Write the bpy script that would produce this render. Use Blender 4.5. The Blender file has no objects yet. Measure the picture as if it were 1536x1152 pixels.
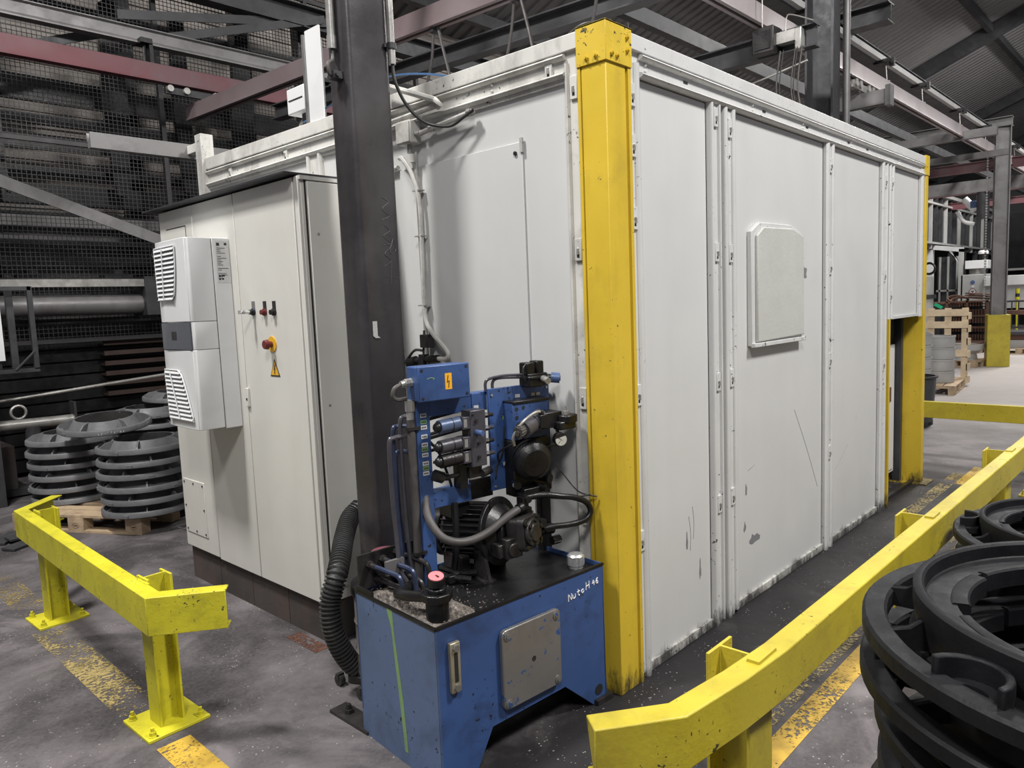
import bpy, math, random
from mathutils import Matrix, Vector
random.seed(7)
sc = bpy.context.scene
PI = math.pi
def rz(a): return Matrix.Rotation(a, 4, 'Z')
def rx(a): return Matrix.Rotation(a, 4, 'X')
def ry(a): return Matrix.Rotation(a, 4, 'Y')
def tr(x, y, z): return Matrix.Translation((x, y, z))

# ------------------------------------------------------------------ camera, world, lights, exposure
cam = bpy.data.objects.new('camera', bpy.data.cameras.new('camera'))
sc.collection.objects.link(cam)
cam.matrix_world = tr(-2.4278, -1.7272, 1.65) @ rz(-0.8154) @ rx(1.4642) @ rz(-0.0404)
cam.data.sensor_width = 36.0
cam.data.lens = 1113.41 / 1536 * 36
cam.data.clip_start = 0.05
cam.data.clip_end = 200
sc.camera = cam
sc.view_settings.view_transform = 'Standard'
sc.view_settings.look = 'None'
sc.view_settings.exposure = 0.30
sc.view_settings.gamma = 1
sc.view_settings.use_curve_mapping = False
w = bpy.data.worlds.new('hall_ambient'); sc.world = w; w.use_nodes = True
w.node_tree.nodes['Background'].inputs[0].default_value = (0.80, 0.84, 0.95, 1)
w.node_tree.nodes['Background'].inputs[1].default_value = 0.175
def area(name, loc, target, size, power, col=(1, .98, .95)):
    l = bpy.data.lights.new(name, 'AREA'); l.shape = 'SQUARE'; l.size = size; l.energy = power; l.color = col
    o = bpy.data.objects.new(name, l); sc.collection.objects.link(o)
    o.location = loc
    o.rotation_euler = (Vector(target) - Vector(loc)).to_track_quat('-Z', 'Y').to_euler()
    return o
area('hall_lamp_front_left', (-3.3, 2.0, 8.0), (-1.5, 2.0, 0), 0.8, 540)
area('hall_lamp_front_right', (2.2, -4.6, 8.0), (2.2, -1.5, 0), 1.1, 620)
area('hall_lamp_behind_camera', (-4.8, -4.2, 7.5), (-1.8, -1.0, 0), 1.2, 340)
area('hall_lamp_over_pallets', (-3.2, 5.2, 8.0), (-1.2, 4.6, 0), 1.0, 110)
area('hall_lamp_aisle', (9.5, .2, 9.0), (9.5, .2, 0), 1.4, 330)
area('hall_lamp_far_aisle', (17.0, .4, 9.0), (17.0, 0.4, 0), 1.8, 720)
area('hall_lamp_far_machines', (22.0, 0.0, 8.0), (24.0, 2.5, 0), 1.8, 700)

# ------------------------------------------------------------------ mesh building
class MB:
    def __init__(s, M=None):
        s.v = []; s.f = []; s.M = M or Matrix.Identity(4)
    def add(s, vs, fs, M=None):
        n = len(s.v); T = s.M @ M if M is not None else s.M
        s.v += [T @ Vector(p) for p in vs]
        s.f += [tuple(i + n for i in q) for q in fs]
        return s
    def box(s, x0, x1, y0, y1, z0, z1, M=None):
        if x0 > x1: x0, x1 = x1, x0
        if y0 > y1: y0, y1 = y1, y0
        if z0 > z1: z0, z1 = z1, z0
        vs = [(x0,y0,z0),(x1,y0,z0),(x1,y1,z0),(x0,y1,z0),(x0,y0,z1),(x1,y0,z1),(x1,y1,z1),(x0,y1,z1)]
        return s.add(vs, [(0,3,2,1),(4,5,6,7),(0,1,5,4),(1,2,6,5),(2,3,7,6),(3,0,4,7)], M)
    def cbox(s, cx, cy, cz, dx, dy, dz, M=None):
        return s.box(cx-dx/2, cx+dx/2, cy-dy/2, cy+dy/2, cz-dz/2, cz+dz/2, M)
    def prism(s, poly, axis, a, b, M=None):
        A = sum(poly[i][0]*poly[(i+1) % len(poly)][1]-poly[(i+1) % len(poly)][0]*poly[i][1] for i in range(len(poly)))
        if A < 0: poly = poly[::-1]
        if a > b: a, b = b, a
        n = len(poly)
        def P(p, t):
            if axis == 'z': return (p[0], p[1], t)
            if axis == 'x': return (t, p[0], p[1])
            return (p[1], t, p[0])      # 'y': poly given as (z, x)
        vs = [P(p, a) for p in poly] + [P(p, b) for p in poly]
        fs = [tuple(range(n))[::-1], tuple(range(n, 2*n))] + [(i, (i+1) % n, n+(i+1) % n, n+i) for i in range(n)]
        return s.add(vs, fs, M)
    def lathe(s, prof, n=24, a0=0.0, a1=2*PI, M=None):
        full = abs(a1-a0-2*PI) < 1e-6; k = len(prof); m = n if full else n+1
        vs = []
        for i in range(m):
            a = a0+(a1-a0)*i/n
            vs += [(r*math.cos(a), r*math.sin(a), z) for r, z in prof]
        fs = []
        for i in range(n):
            i2 = (i+1) % m
            for j in range(k-1):
                fs.append((i*k+j, i2*k+j, i2*k+j+1, i*k+j+1))
        closed = prof[0] == prof[-1]
        if not closed:
            pass
        if not full:
            e = range(k-1) if closed else range(k)
            fs.append(tuple(e)); fs.append(tuple((n)*k+j for j in reversed(e)))
        return s.add(vs, fs, M)
    def cyl(s, p0, p1, r, n=12, r2=None, M=None):
        p0 = Vector(p0); p1 = Vector(p1); d = p1-p0; L = d.length
        T = Matrix.Translation(p0) @ d.to_track_quat('Z', 'Y').to_matrix().to_4x4()
        r2 = r if r2 is None else r2
        vs = [(r*math.cos(2*PI*i/n), r*math.sin(2*PI*i/n), 0) for i in range(n)] + [(r2*math.cos(2*PI*i/n), r2*math.sin(2*PI*i/n), L) for i in range(n)]
        fs = [tuple(range(n))[::-1], tuple(range(n, 2*n))] + [(i, (i+1) % n, n+(i+1) % n, n+i) for i in range(n)]
        return s.add(vs, fs, (M @ T) if M is not None else T)
    def tube(s, pts, r, n=8, smooth=True, M=None, sub=6):
        pts = [Vector(p) for p in pts]
        if smooth and len(pts) > 2:
            q = []
            P = [pts[0]*2-pts[1]]+pts+[pts[-1]*2-pts[-2]]
            for i in range(1, len(P)-2):
                for k in range(sub):
                    t = k/sub; a, b, c, d = P[i-1], P[i], P[i+1], P[i+2]
                    q.append(0.5*((2*b)+(c-a)*t+(2*a-5*b+4*c-d)*t*t+(3*b-a-3*c+d)*t**3))
            q.append(pts[-1]); pts = q
        vs = []; N = len(pts); up = None
        for i, p in enumerate(pts):
            d = (pts[min(i+1, N-1)]-pts[max(i-1, 0)]).normalized()
            if up is None:
                up = Vector((0, 0, 1)) if abs(d.z) < .9 else Vector((1, 0, 0))
            u = (up-d*up.dot(d)).normalized(); v = d.cross(u); up = u
            rr = r(i/(N-1)) if callable(r) else r
            vs += [p+(u*math.cos(2*PI*k/n)+v*math.sin(2*PI*k/n))*rr for k in range(n)]
        fs = []
        for i in range(N-1):
            for k in range(n):
                fs.append((i*n+k, i*n+(k+1) % n, (i+1)*n+(k+1) % n, (i+1)*n+k))
        fs.append(tuple(range(n))[::-1]); fs.append(tuple((N-1)*n+k for k in range(n)))
        return s.add(vs, fs, M)
    def sphere(s, c, r, n=12, m=8, M=None):
        prof = [(max(r*math.sin(PI*i/m), 1e-4), -r*math.cos(PI*i/m)) for i in range(m+1)]
        T = Matrix.Translation(c)
        return s.lathe(prof, n, M=(M @ T) if M is not None else T)
    def build(s, name, mat, parent=None, bev=0, kind=None, label=None, world=True, ang=40, smooth=True):
        me = bpy.data.meshes.new(name)
        off = parent_world(parent) if (parent is not None and world) else Vector((0, 0, 0))
        me.from_pydata([tuple(p-off) for p in s.v], [], s.f)
        if smooth:
            for p in me.polygons: p.use_smooth = True
            me.set_sharp_from_angle(angle=math.radians(ang))
        if isinstance(mat, (list, tuple)):
            for m_ in mat: me.materials.append(m_)
        else: me.materials.append(mat)
        me.update()
        o = bpy.data.objects.new(name, me); sc.collection.objects.link(o)
        if parent is not None: o.parent = parent
        if bev:
            b = o.modifiers.new('bevel', 'BEVEL'); b.width = bev; b.segments = 2; b.limit_method = 'ANGLE'; b.angle_limit = math.radians(35)
            b.use_clamp_overlap = True
        if kind: o['kind'] = kind
        if label: o['label'] = label
        return o
def parent_world(o):
    v = Vector((0, 0, 0))
    while o is not None:
        v += o.location; o = o.parent
    return v
def thing(name, loc, label, cat, group=None):
    o = bpy.data.objects.new(name, None); sc.collection.objects.link(o); o.location = loc
    o.empty_display_size = .1
    o['label'] = label; o['category'] = cat
    if group: o['group'] = group
    return o
def tag(o, label, cat, group=None):
    o['label'] = label; o['category'] = cat
    if group: o['group'] = group
    return o
kids = {}
def copy_tree(o, parent=None):
    c = o.copy(); sc.collection.objects.link(c)
    if parent is not None: c.parent = parent
    for ch in list(o.children): copy_tree(ch, c)
    return c

# ------------------------------------------------------------------ materials
def newmat(name):
    m = bpy.data.materials.new(name); m.use_nodes = True
    return m, m.node_tree.nodes, m.node_tree.links, m.node_tree.nodes['Principled BSDF']
def noise(N, L, vec, scale, detail=4, rough=.6, dist=0, sc3=None):
    n = N.new('ShaderNodeTexNoise'); n.inputs['Scale'].default_value = scale; n.inputs['Detail'].default_value = detail
    n.inputs['Roughness'].default_value = rough; n.inputs['Distortion'].default_value = dist
    if sc3:
        mp = N.new('ShaderNodeMapping'); mp.inputs['Scale'].default_value = sc3
        L.new(vec, mp.inputs['Vector']); vec = mp.outputs['Vector']
    L.new(vec, n.inputs['Vector']); return n.outputs['Fac']
def ramp(N, L, fac, p0, p1, c0=(0, 0, 0, 1), c1=(1, 1, 1, 1)):
    r = N.new('ShaderNodeValToRGB'); r.color_ramp.elements[0].position = p0; r.color_ramp.elements[1].position = p1
    r.color_ramp.elements[0].color = c0; r.color_ramp.elements[1].color = c1
    L.new(fac, r.inputs['Fac']); return r.outputs['Color']
def mix(N, L, fac, a, b):
    m = N.new('ShaderNodeMix'); m.data_type = 'RGBA'
    if isinstance(fac, (int, float)): m.inputs['Factor'].default_value = fac
    else: L.new(fac, m.inputs['Factor'])
    for s_, v in (('A', a), ('B', b)):
        sock = [i for i in m.inputs if i.name == s_ and i.type == 'RGBA'][0]
        if isinstance(v, (tuple, list)): sock.default_value = (*v[:3], 1)
        else: L.new(v, sock)
    return [o_ for o_ in m.outputs if o_.type == 'RGBA'][0]
def mth(N, L, op, a, b=None):
    m = N.new('ShaderNodeMath'); m.operation = op
    for i, v in enumerate((a, b)):
        if v is None: continue
        if isinstance(v, (int, float)): m.inputs[i].default_value = v
        else: L.new(v, m.inputs[i])
    return m.outputs[0]
def bump(N, L, b, h, strength=.2, dist=.01):
    n = N.new('ShaderNodeBump'); n.inputs['Strength'].default_value = strength; n.inputs['Distance'].default_value = dist
    L.new(h, n.inputs['Height']); L.new(n.outputs['Normal'], b.inputs['Normal'])
def paint(name, col, dirt=(.05, .045, .045), amt=.5, scale=6, rough=.5, metal=0, chips=.0, chipcol=(.02, .02, .02), streak=False, var=.08, bmp=.1, spec=.5, foot=0):
    """painted or bare surface: cloudy dirt, optional vertical streaks, crisp chips, splash dirt near the floor"""
    m, N, L, b = newmat(name)
    geo = N.new('ShaderNodeNewGeometry'); P = geo.outputs['Position']
    c = mix(N, L, ramp(N, L, noise(N, L, P, scale*.4, 3), .35, .7), tuple(x*(1-var) for x in col), tuple(min(1, x*(1+var)) for x in col))
    if amt > 0:
        d = noise(N, L, P, scale, 6, .68, .4)
        if streak:
            d2 = noise(N, L, P, 7, 5, .6, .2, (1, 1, .09)); d = mth(N, L, 'MULTIPLY', mth(N, L, 'ADD', d, d2), .5)
        c = mix(N, L, mth(N, L, 'MULTIPLY', ramp(N, L, d, .48, .72), amt), c, dirt)
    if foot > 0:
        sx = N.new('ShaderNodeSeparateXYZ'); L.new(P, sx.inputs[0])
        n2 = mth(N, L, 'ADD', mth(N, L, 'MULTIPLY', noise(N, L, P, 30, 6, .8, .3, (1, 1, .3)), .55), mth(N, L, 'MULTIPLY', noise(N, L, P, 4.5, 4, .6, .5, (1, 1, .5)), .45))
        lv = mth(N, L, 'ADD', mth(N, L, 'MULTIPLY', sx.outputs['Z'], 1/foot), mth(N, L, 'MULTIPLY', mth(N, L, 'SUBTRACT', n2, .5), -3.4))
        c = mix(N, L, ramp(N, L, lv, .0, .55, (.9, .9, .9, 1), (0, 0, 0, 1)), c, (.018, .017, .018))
    if chips > 0:
        k = noise(N, L, P, scale*9, 4, .65, .2)
        k2 = noise(N, L, P, scale*.8, 3, .6)
        kk = mth(N, L, 'ADD', mth(N, L, 'MULTIPLY', k, .7), mth(N, L, 'MULTIPLY', k2, .3))
        c = mix(N, L, ramp(N, L, kk, .635-chips*.15, .65-chips*.15), c, chipcol)
    L.new(c, b.inputs['Base Color'])
    r = ramp(N, L, noise(N, L, P, scale*1.6, 4), .3, .75, (rough*.8,)*3+(1,), (min(1, rough*1.25),)*3+(1,))
    L.new(r, b.inputs['Roughness']); b.inputs['Metallic'].default_value = metal
    b.inputs['Specular IOR Level'].default_value = spec
    if bmp > 0: bump(N, L, b, noise(N, L, P, 60, 4), bmp, .004)
    return m
M = {}
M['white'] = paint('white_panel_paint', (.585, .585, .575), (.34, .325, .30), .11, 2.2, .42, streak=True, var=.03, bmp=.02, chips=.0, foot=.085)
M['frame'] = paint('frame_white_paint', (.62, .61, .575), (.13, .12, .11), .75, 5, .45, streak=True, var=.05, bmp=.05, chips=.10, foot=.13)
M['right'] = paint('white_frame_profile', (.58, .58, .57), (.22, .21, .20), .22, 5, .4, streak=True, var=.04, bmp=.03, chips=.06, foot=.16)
M['hatch'] = paint('pebbled_hatch_paint', (.49, .495, .465), (.62, .62, .6), .15, 8, .5, bmp=.35, var=.03)
M['cab'] = paint('cabinet_cream_paint', (.60, .59, .55), (.36, .32, .26), .16, 2.6, .42, streak=True, var=.04, bmp=.02)
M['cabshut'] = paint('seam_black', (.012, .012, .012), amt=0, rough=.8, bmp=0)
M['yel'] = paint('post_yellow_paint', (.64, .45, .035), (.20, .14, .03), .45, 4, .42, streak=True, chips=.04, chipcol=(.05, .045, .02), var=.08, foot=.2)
M['bar'] = paint('barrier_yellow_paint', (.53, .48, .02), (.20, .17, .02), .50, 7, .48, chips=.10, chipcol=(.05, .05, .02), var=.10, bmp=.3)
M['bar2'] = paint('long_barrier_yellow_paint', (.45, .365, .028), (.20, .155, .03), .50, 6, .46, chips=.06, chipcol=(.05, .05, .02), var=.12, bmp=.3)
M['blue'] = paint('tank_blue_paint', (.038, .082, .225), (.012, .015, .028), .55, 5, .42, chips=.16, chipcol=(.015, .015, .02), var=.12, bmp=.05)
M['bluegrey'] = paint('side_blue_paint', (.085, .130, .235), (.02, .03, .05), .45, 5, .45, chips=.14, chipcol=(.015, .02, .02), var=.08)
M['col'] = paint('column_dark_steel', (.058, .054, .057), (.016, .0145, .016), .9, 4, .30, metal=.3, streak=True, var=.3)
M['steel'] = paint('dark_grey_steel', (.052, .052, .056), (.02, .02, .02), .55, 5, .45, metal=.3, var=.2)
M['crane'] = paint('dull_crane_paint', (.16, .125, .13), (.10, .05, .055), .4, 1.4, .45, metal=.1, var=.12)
M['lsteel'] = paint('light_grey_steel', (.19, .185, .185), (.06, .055, .055), .6, 3, .45, metal=.35, var=.15)
M['galv'] = paint('zinc_tube', (.42, .41, .39), (.12, .11, .10), .5, 9, .35, metal=.5, var=.15)
M['wtube'] = paint('overpainted_tube', (.50, .49, .46), (.16, .15, .13), .55, 14, .45, var=.1)
M['red'] = paint('faded_red_beam', (.11, .036, .043), (.095, .072, .077), 1.0, 1.2, .5, var=.2)
M['pink'] = paint('pinkish_worn_beam', (.34, .30, .305), (.19, .10, .105), .4, 1.4, .45, metal=.1, var=.12)
M['black'] = paint('oily_black_metal', (.012, .0115, .012), (.004, .004, .004), .5, 9, .33, metal=.2, var=.4, bmp=.3)
M['oily'] = paint('oily_dark_grey_metal', (.034, .031, .031), (.009, .008, .008), .7, 12, .36, metal=.3, var=.35, bmp=.35)
M['rub'] = paint('black_rubber', (.022, .022, .022), (.08, .075, .07), .25, 20, .5, var=.2)
M['hose'] = paint('dusty_grey_hose', (.068, .062, .06), (.03, .03, .03), .4, 20, .55, var=.2)
M['chrome'] = paint('bright_chrome', (.72, .72, .72), (.3, .3, .3), .2, 20, .32, metal=.75, bmp=0)
M['plate'] = paint('bare_metal_cover', (.27, .26, .25), (.12, .115, .11), .6, 3, .34, metal=.55, chips=.52, chipcol=(.05, .13, .36), var=.15)
M['cast'] = paint('black_cast_iron', (.0075, .0078, .0095), (.016, .016, .018), .45, 10, .6, spec=.2, var=.2, bmp=.25)
M['castg'] = paint('grey_cast_iron', (.135, .135, .14), (.055, .055, .06), .45, 9, .5, var=.15, bmp=.3)
M['wood'] = paint('pallet_wood', (.42, .31, .20), (.13, .095, .065), .6, 7, .7, var=.25, bmp=.3)
M['woodl'] = paint('pale_new_wood', (.62, .50, .34), (.30, .2, .12), .45, 6, .7, var=.15, bmp=.2)
M['rust'] = paint('rusty_steel', (.12, .058, .038), (.06, .035, .03), .6, 9, .8, var=.3)
M['ac'] = paint('cooler_white_plastic', (.66, .665, .67), (.42, .40, .38), .22, 3, .38, var=.02, bmp=0)
M['acg'] = paint('cooler_dark_grey', (.085, .09, .105), (.06, .06, .06), .2, 6, .45, bmp=0)
M['acin'] = paint('grille_shadow_grey', (.10, .10, .10), amt=0, rough=.8, bmp=0)
M['label'] = paint('foil_label_print', (.55, .55, .55), (.42, .42, .42), .4, 30, .4, bmp=0)
M['ink'] = paint('black_ink', (.02, .02, .02), amt=0, bmp=0, rough=.5)
M['wink'] = paint('white_paint_marker', (.85, .85, .85), amt=0, bmp=0, rough=.5)
M['org'] = paint('orange_sticker', (.85, .42, .03), amt=0, bmp=0, rough=.45)
M['signy'] = paint('warning_yellow', (.72, .40, .02), amt=0, bmp=0, rough=.45)
M['redp'] = paint('red_button_plastic', (.13, .015, .015), (.05, .01, .01), .5, 20, .4, bmp=0)
M['gred'] = paint('pink_gauge_face', (.75, .20, .22), amt=0, bmp=0, rough=.3)
M['gwhite'] = paint('gauge_dial', (.55, .55, .48), (.2, .2, .18), .4, 60, .3, bmp=0)
M['gback'] = paint('gauge_back', (.62, .62, .6), amt=0, bmp=0)
M['grit'] = paint('metal_grit', (.15, .13, .115), (.025, .022, .02), .9, 90, .5, metal=.2, var=.4, bmp=1)
M['brass'] = paint('dull_brass', (.42, .38, .28), (.2, .18, .12), .4, 20, .35, metal=.6)
M['greenp'] = paint('green_streak', (.18, .30, .12), (.08, .16, .12), .5, 14, .5, bmp=0)
M['green'] = paint('green_plastic_tag', (.02, .55, .26), amt=0, bmp=0)
M['bluep'] = paint('blue_cap_plastic', (.07, .12, .27), (.03, .05, .1), .4, 20, .4)
M['bluec'] = paint('blue_cylinder', (.085, .12, .21), (.06, .08, .14), .5, 18, .35, metal=.2)
M['greyc'] = paint('grey_cylinder', (.075, .072, .085), (.04, .04, .045), .5, 18, .35, metal=.3)
M['mach'] = paint('machine_light_grey', (.38, .38, .37), (.18, .17, .16), .5, 1.2, .5, var=.1)
M['concrete'] = None
M['pad'] = paint('black_mat', (.03, .03, .032), (.07, .07, .07), .4, 9, .7)
M['deck'] = paint('roof_deck_grey', (.16, .155, .155), (.09, .09, .09), .4, .8, .6, var=.1, bmp=0)
M['clad'] = paint('wall_cladding', (.42, .38, .35), (.16, .14, .13), .6, .9, .55, var=.2, bmp=0)
M['wire'] = paint('mesh_wire', (.045, .043, .044), (.02, .02, .02), .4, 3, .45, metal=.4, bmp=0)
M['plinth'] = paint('grimy_plinth', (.055, .047, .044), (.14, .075, .055), .45, 3.5, .7, var=.3, bmp=.3, streak=True)
M['pipeb'] = paint('oily_blue_pipe', (.040, .052, .10), (.015, .015, .02), .5, 16, .35, metal=.4)
M['rustd'] = paint('dark_rusty_tray', (.030, .015, .011), (.012, .008, .007), .5, 6, .6)
M['drum'] = paint('drum_grey', (.15, .135, .12), (.05, .045, .04), .6, 8, .5, var=.15)
M['drumr'] = paint('faded_pink_plastic', (.20, .06, .085), (.08, .02, .03), .4, 9, .5)
M['glass'] = paint('dark_glazing', (.022, .023, .026), (.05, .05, .05), .4, 1.5, .18, bmp=0, var=.3)
M['bluecable'] = paint('blue_hose', (.04, .10, .22), amt=0, rough=.4)

def make_floor_mat():
    m, N, L, b = newmat('stained_concrete')
    geo = N.new('ShaderNodeNewGeometry'); P = geo.outputs['Position']
    sx = N.new('ShaderNodeSeparateXYZ'); L.new(P, sx.inputs[0])
    base = mix(N, L, ramp(N, L, noise(N, L, P, .9, 6, .6, .3), .42, .58), (.034, .030, .032), (.155, .139, .144))
    big = ramp(N, L, noise(N, L, P, 1.1, 5, .6, 1.0), .53, .60)
    base = mix(N, L, mth(N, L, 'MULTIPLY', big, .65), base, (.026, .024, .026))
    mid = ramp(N, L, noise(N, L, P, 3.2, 6, .7, .6), .50, .64)
    base = mix(N, L, mth(N, L, 'MULTIPLY', mid, .55), base, (.030, .027, .029))
    fine = ramp(N, L, noise(N, L, P, 55, 5, .75), .36, .66)
    base = mix(N, L, mth(N, L, 'MULTIPLY', fine, .5), base, mix(N, L, .5, base, (.20, .18, .185)))
    # oil-soaked band round the machines (x < 4.6, close to the enclosure)
    d1 = mth(N, L, 'ABSOLUTE', mth(N, L, 'ADD', sx.outputs['Y'], .12))
    wob = mth(N, L, 'MULTIPLY', noise(N, L, P, 1.8, 5, .6, .5), 1.3)
    o1 = ramp(N, L, mth(N, L, 'SUBTRACT', mth(N, L, 'ADD', d1, wob), .62), .30, .62, (1, 1, 1, 1), (0, 0, 0, 1))
    inx = ramp(N, L, mth(N, L, 'MULTIPLY', mth(N, L, 'ADD', sx.outputs['X'], 1.1), .14), .0, .04)
    inx2 = ramp(N, L, mth(N, L, 'MULTIPLY', sx.outputs['X'], .1), .44, .50, (1, 1, 1, 1), (0, 0, 0, 1))
    o1 = mth(N, L, 'MULTIPLY', mth(N, L, 'MULTIPLY', o1, inx), inx2)
    base = mix(N, L, mth(N, L, 'MULTIPLY', o1, .93), base, (.012, .011, .012))
    # floor colour turns paler further along the aisle
    far = ramp(N, L, mth(N, L, 'MULTIPLY', sx.outputs['X'], .05), .22, .58)
    base = mix(N, L, mth(N, L, 'MULTIPLY', far, .9), base, (.36, .33, .315))
    # specks of paint and swarf
    sp = N.new('ShaderNodeTexVoronoi'); sp.inputs['Scale'].default_value = 48; L.new(P, sp.inputs['Vector'])
    spk = ramp(N, L, sp.outputs['Distance'], .10, .19, (1, 1, 1, 1), (0, 0, 0, 1))
    gate = ramp(N, L, noise(N, L, P, 5, 6, .8), .50, .58)
    base = mix(N, L, mth(N, L, 'MULTIPLY', mth(N, L, 'MULTIPLY', spk, gate), .8), base, (.42, .40, .37))
    L.new(base, b.inputs['Base Color'])
    L.new(ramp(N, L, noise(N, L, P, 2.5, 5), .3, .7, (.50,)*3+(1,), (.82,)*3+(1,)), b.inputs['Roughness'])
    b.inputs['Specular IOR Level'].default_value = .3
    bump(N, L, b, noise(N, L, P, 28, 6, .7), .35, .006)
    return m
M['floor'] = make_floor_mat()
def worn_line(name, col, wear):
    m, N, L, b = newmat(name)
    geo = N.new('ShaderNodeNewGeometry'); P = geo.outputs['Position']
    b.inputs['Roughness'].default_value = .6
    L.new(mix(N, L, ramp(N, L, noise(N, L, P, 9, 5), .4, .7), col, tuple(x*.55 for x in col)), b.inputs['Base Color'])
    a = ramp(N, L, mth(N, L, 'ADD', mth(N, L, 'MULTIPLY', noise(N, L, P, 55, 4, .7), .6), mth(N, L, 'MULTIPLY', noise(N, L, P, 4, 3), .4)), wear, wear+.04, (1, 1, 1, 1), (0, 0, 0, 1))
    L.new(a, b.inputs['Alpha'])
    return m
M['line'] = worn_line('floor_line_paint', (.52, .33, .04), .53)
M['linew'] = worn_line('floor_line_worn', (.34, .26, .10), .455)
M['stain'] = worn_line('rust_stain', (.13, .055, .035), .50)
# ------------------------------------------------------------------ the setting
def Hpoly(b, h, tw=.008, tf=.012):
    """H section outline, flanges parallel to the first axis"""
    return [(-b/2,-h/2),(b/2,-h/2),(b/2,-h/2+tf),(tw/2,-h/2+tf),(tw/2,h/2-tf),(b/2,h/2-tf),(b/2,h/2),(-b/2,h/2),(-b/2,h/2-tf),(-tw/2,h/2-tf),(-tw/2,-h/2+tf),(-b/2,-h/2+tf)]
flo = MB().box(-9, 46, -9, 9.3, -.12, 0).build('floor', M['floor'], kind='structure', smooth=False)
for i, (x0, x1, y0, y1, mt) in enumerate([(-.35, 3.2, -.695, -.60, 'line'), (-.6, 5.4, -.575, -.50, 'linew'), (.0, 1.5, -1.06, -.945, 'line'), (-1.44, -1.31, .35, 1.16, 'line'),
        (-1.45, -1.29, 1.5, 2.78, 'linew'), (-1.42, -1.26, 3.1, 4.0, 'linew'), (3.3, 5.0, -.22, -.12, 'linew'), (4.55, 5.3, -.35, -.22, 'line')]):
    MB().box(x0, x1, y0, y1, 0.0005, .002).build('painted_line', M[mt], flo, smooth=False)
for x0, x1, y0, y1 in [(-.60, -.52, 1.38, 1.66)]:
    MB().box(x0, x1, y0, y1, .0005, .0018).build('rust_stain', M['stain'], flo, smooth=False)
# far left wall: horizontal sheet cladding as separate boards
wl = MB().box(-9, 46, 9.15, 9.3, 0, 9).build('wall_left', M['clad'], kind='structure', smooth=False)
rib = MB()
for k in range(44): rib.box(-8, 30, 9.12, 9.15, .1+k*.2, .2+k*.2)
rib.build('cladding_rib', M['clad'], wl, kind='stuff', smooth=False)
we = MB().box(45.8, 46, -9, 9.15, 0, 15).build('wall_far', M['deck'], kind='structure', smooth=False)
# roof deck: slopes up towards -y; ribs run with the slope
def zr(y): return 9.45-.392*(y-2.43)
cl = MB()
cl.add([(-8, 9.3, zr(9.3)), (46, 9.3, zr(9.3)), (46, -9, zr(-9)), (-8, -9, zr(-9)), (-8, 9.3, zr(9.3)+.1), (46, 9.3, zr(9.3)+.1), (46, -9, zr(-9)+.1), (-8, -9, zr(-9)+.1)],
       [(0,1,2,3),(7,6,5,4),(0,4,5,1),(1,5,6,2),(2,6,7,3),(3,7,4,0)])
ceil = cl.build('ceiling', M['deck'], kind='structure', smooth=False)
rb = MB()
for k in range(150):
    x = 4+k*.27
    rb.add([(x, 9.1, zr(9.1)-.05), (x+.13, 9.1, zr(9.1)-.05), (x+.13, -8.9, zr(-8.9)-.05), (x, -8.9, zr(-8.9)-.05), (x-.03, 9.1, zr(9.1)), (x+.16, 9.1, zr(9.1)), (x+.16, -8.9, zr(-8.9)), (x-.03, -8.9, zr(-8.9))],
           [(0,1,2,3),(0,3,7,4),(1,5,6,2)])
rb.build('deck_rib', M['deck'], ceil, kind='stuff', smooth=False)
def slanted(x, y0, y1, w_, h_, name, mat, par):
    z0, z1 = zr(y0)-.07, zr(y1)-.07
    MB().add([(x, y0, z0-h_), (x+w_, y0, z0-h_), (x+w_, y0, z0), (x, y0, z0), (x, y1, z1-h_), (x+w_, y1, z1-h_), (x+w_, y1, z1), (x, y1, z1)],
             [(0,1,2,3),(7,6,5,4),(0,4,5,1),(1,5,6,2),(2,6,7,3),(3,7,4,0)]).build(name, mat, par, smooth=False)
for x in (15.3, 23.4, 31.5, 39.5): slanted(x, 9.1, -8.8, .22, .42, 'rafter', M['steel'], ceil)
for y in (-5.2, -2.4, .4, 3.2, 6.0, 8.4):
    MB().box(0, 45, y-.07, y+.07, zr(y)-.30, zr(y)-.09).build('purlin', M['steel'], ceil, smooth=False)

# ------------------------------------------------------------------ white machine enclosure
B = thing('machine_enclosure', (0, 0, 0), 'large white panelled machine enclosure with a yellow corner post', 'enclosure')
WY = .03      # right-hand panels lie this far behind the profile faces
# right side (faces -y)
def beadY(x0, x1, z0, z1, name='profile_bead'):
    xc = (x0+x1)/2; r = (x1-x0)/2
    poly = [(x0, WY), (x0, .010), (x0+r*.4, .002), (xc, 0), (x1-r*.4, .002), (x1, .010), (x1, WY)]
    MB().prism(poly, 'z', z0, z1).build(name, M['right'], B)
def railY(x0, x1, zc, r, name='rail'):
    MB().prism([(.035, zc-r*.9), (.008, zc-r), (-.004, zc-r*.5), (-.008, zc), (-.004, zc+r*.5), (.008, zc+r), (.035, zc+r*.9)], 'x', x0, x1).build(name, M['right'], B)
MB().box(.165, 4.40, .0, .12, 2.644, 2.706).build('top_beam', M['right'], B, bev=.003)
MB().box(.165, 4.40, .018, .10, 2.55, 2.644).build('top_fascia', M['right'], B)
railY(.25, 4.38, 2.630, .011); railY(.25, 4.38, 2.560, .011)
for x in (.61, 1.41, 1.98, 2.66, 3.02): MB().box(x, x+.035, .0155, .019, 2.594, 2.604).build('slot', M['cabshut'], B)
for x in (.30, 1.29, 1.93, 2.72, 3.75):
    mb = MB()
    for z in (2.583, 2.607): mb.sphere((x, .016, z), .007, 8, 6)
    mb.build('rivet', M['frame'], B)
def stripY(x0, x1, z0, z1): MB().box(x0, x1, .014, WY+.02, z0, z1).build('frame_strip', M['right'], B)
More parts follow.
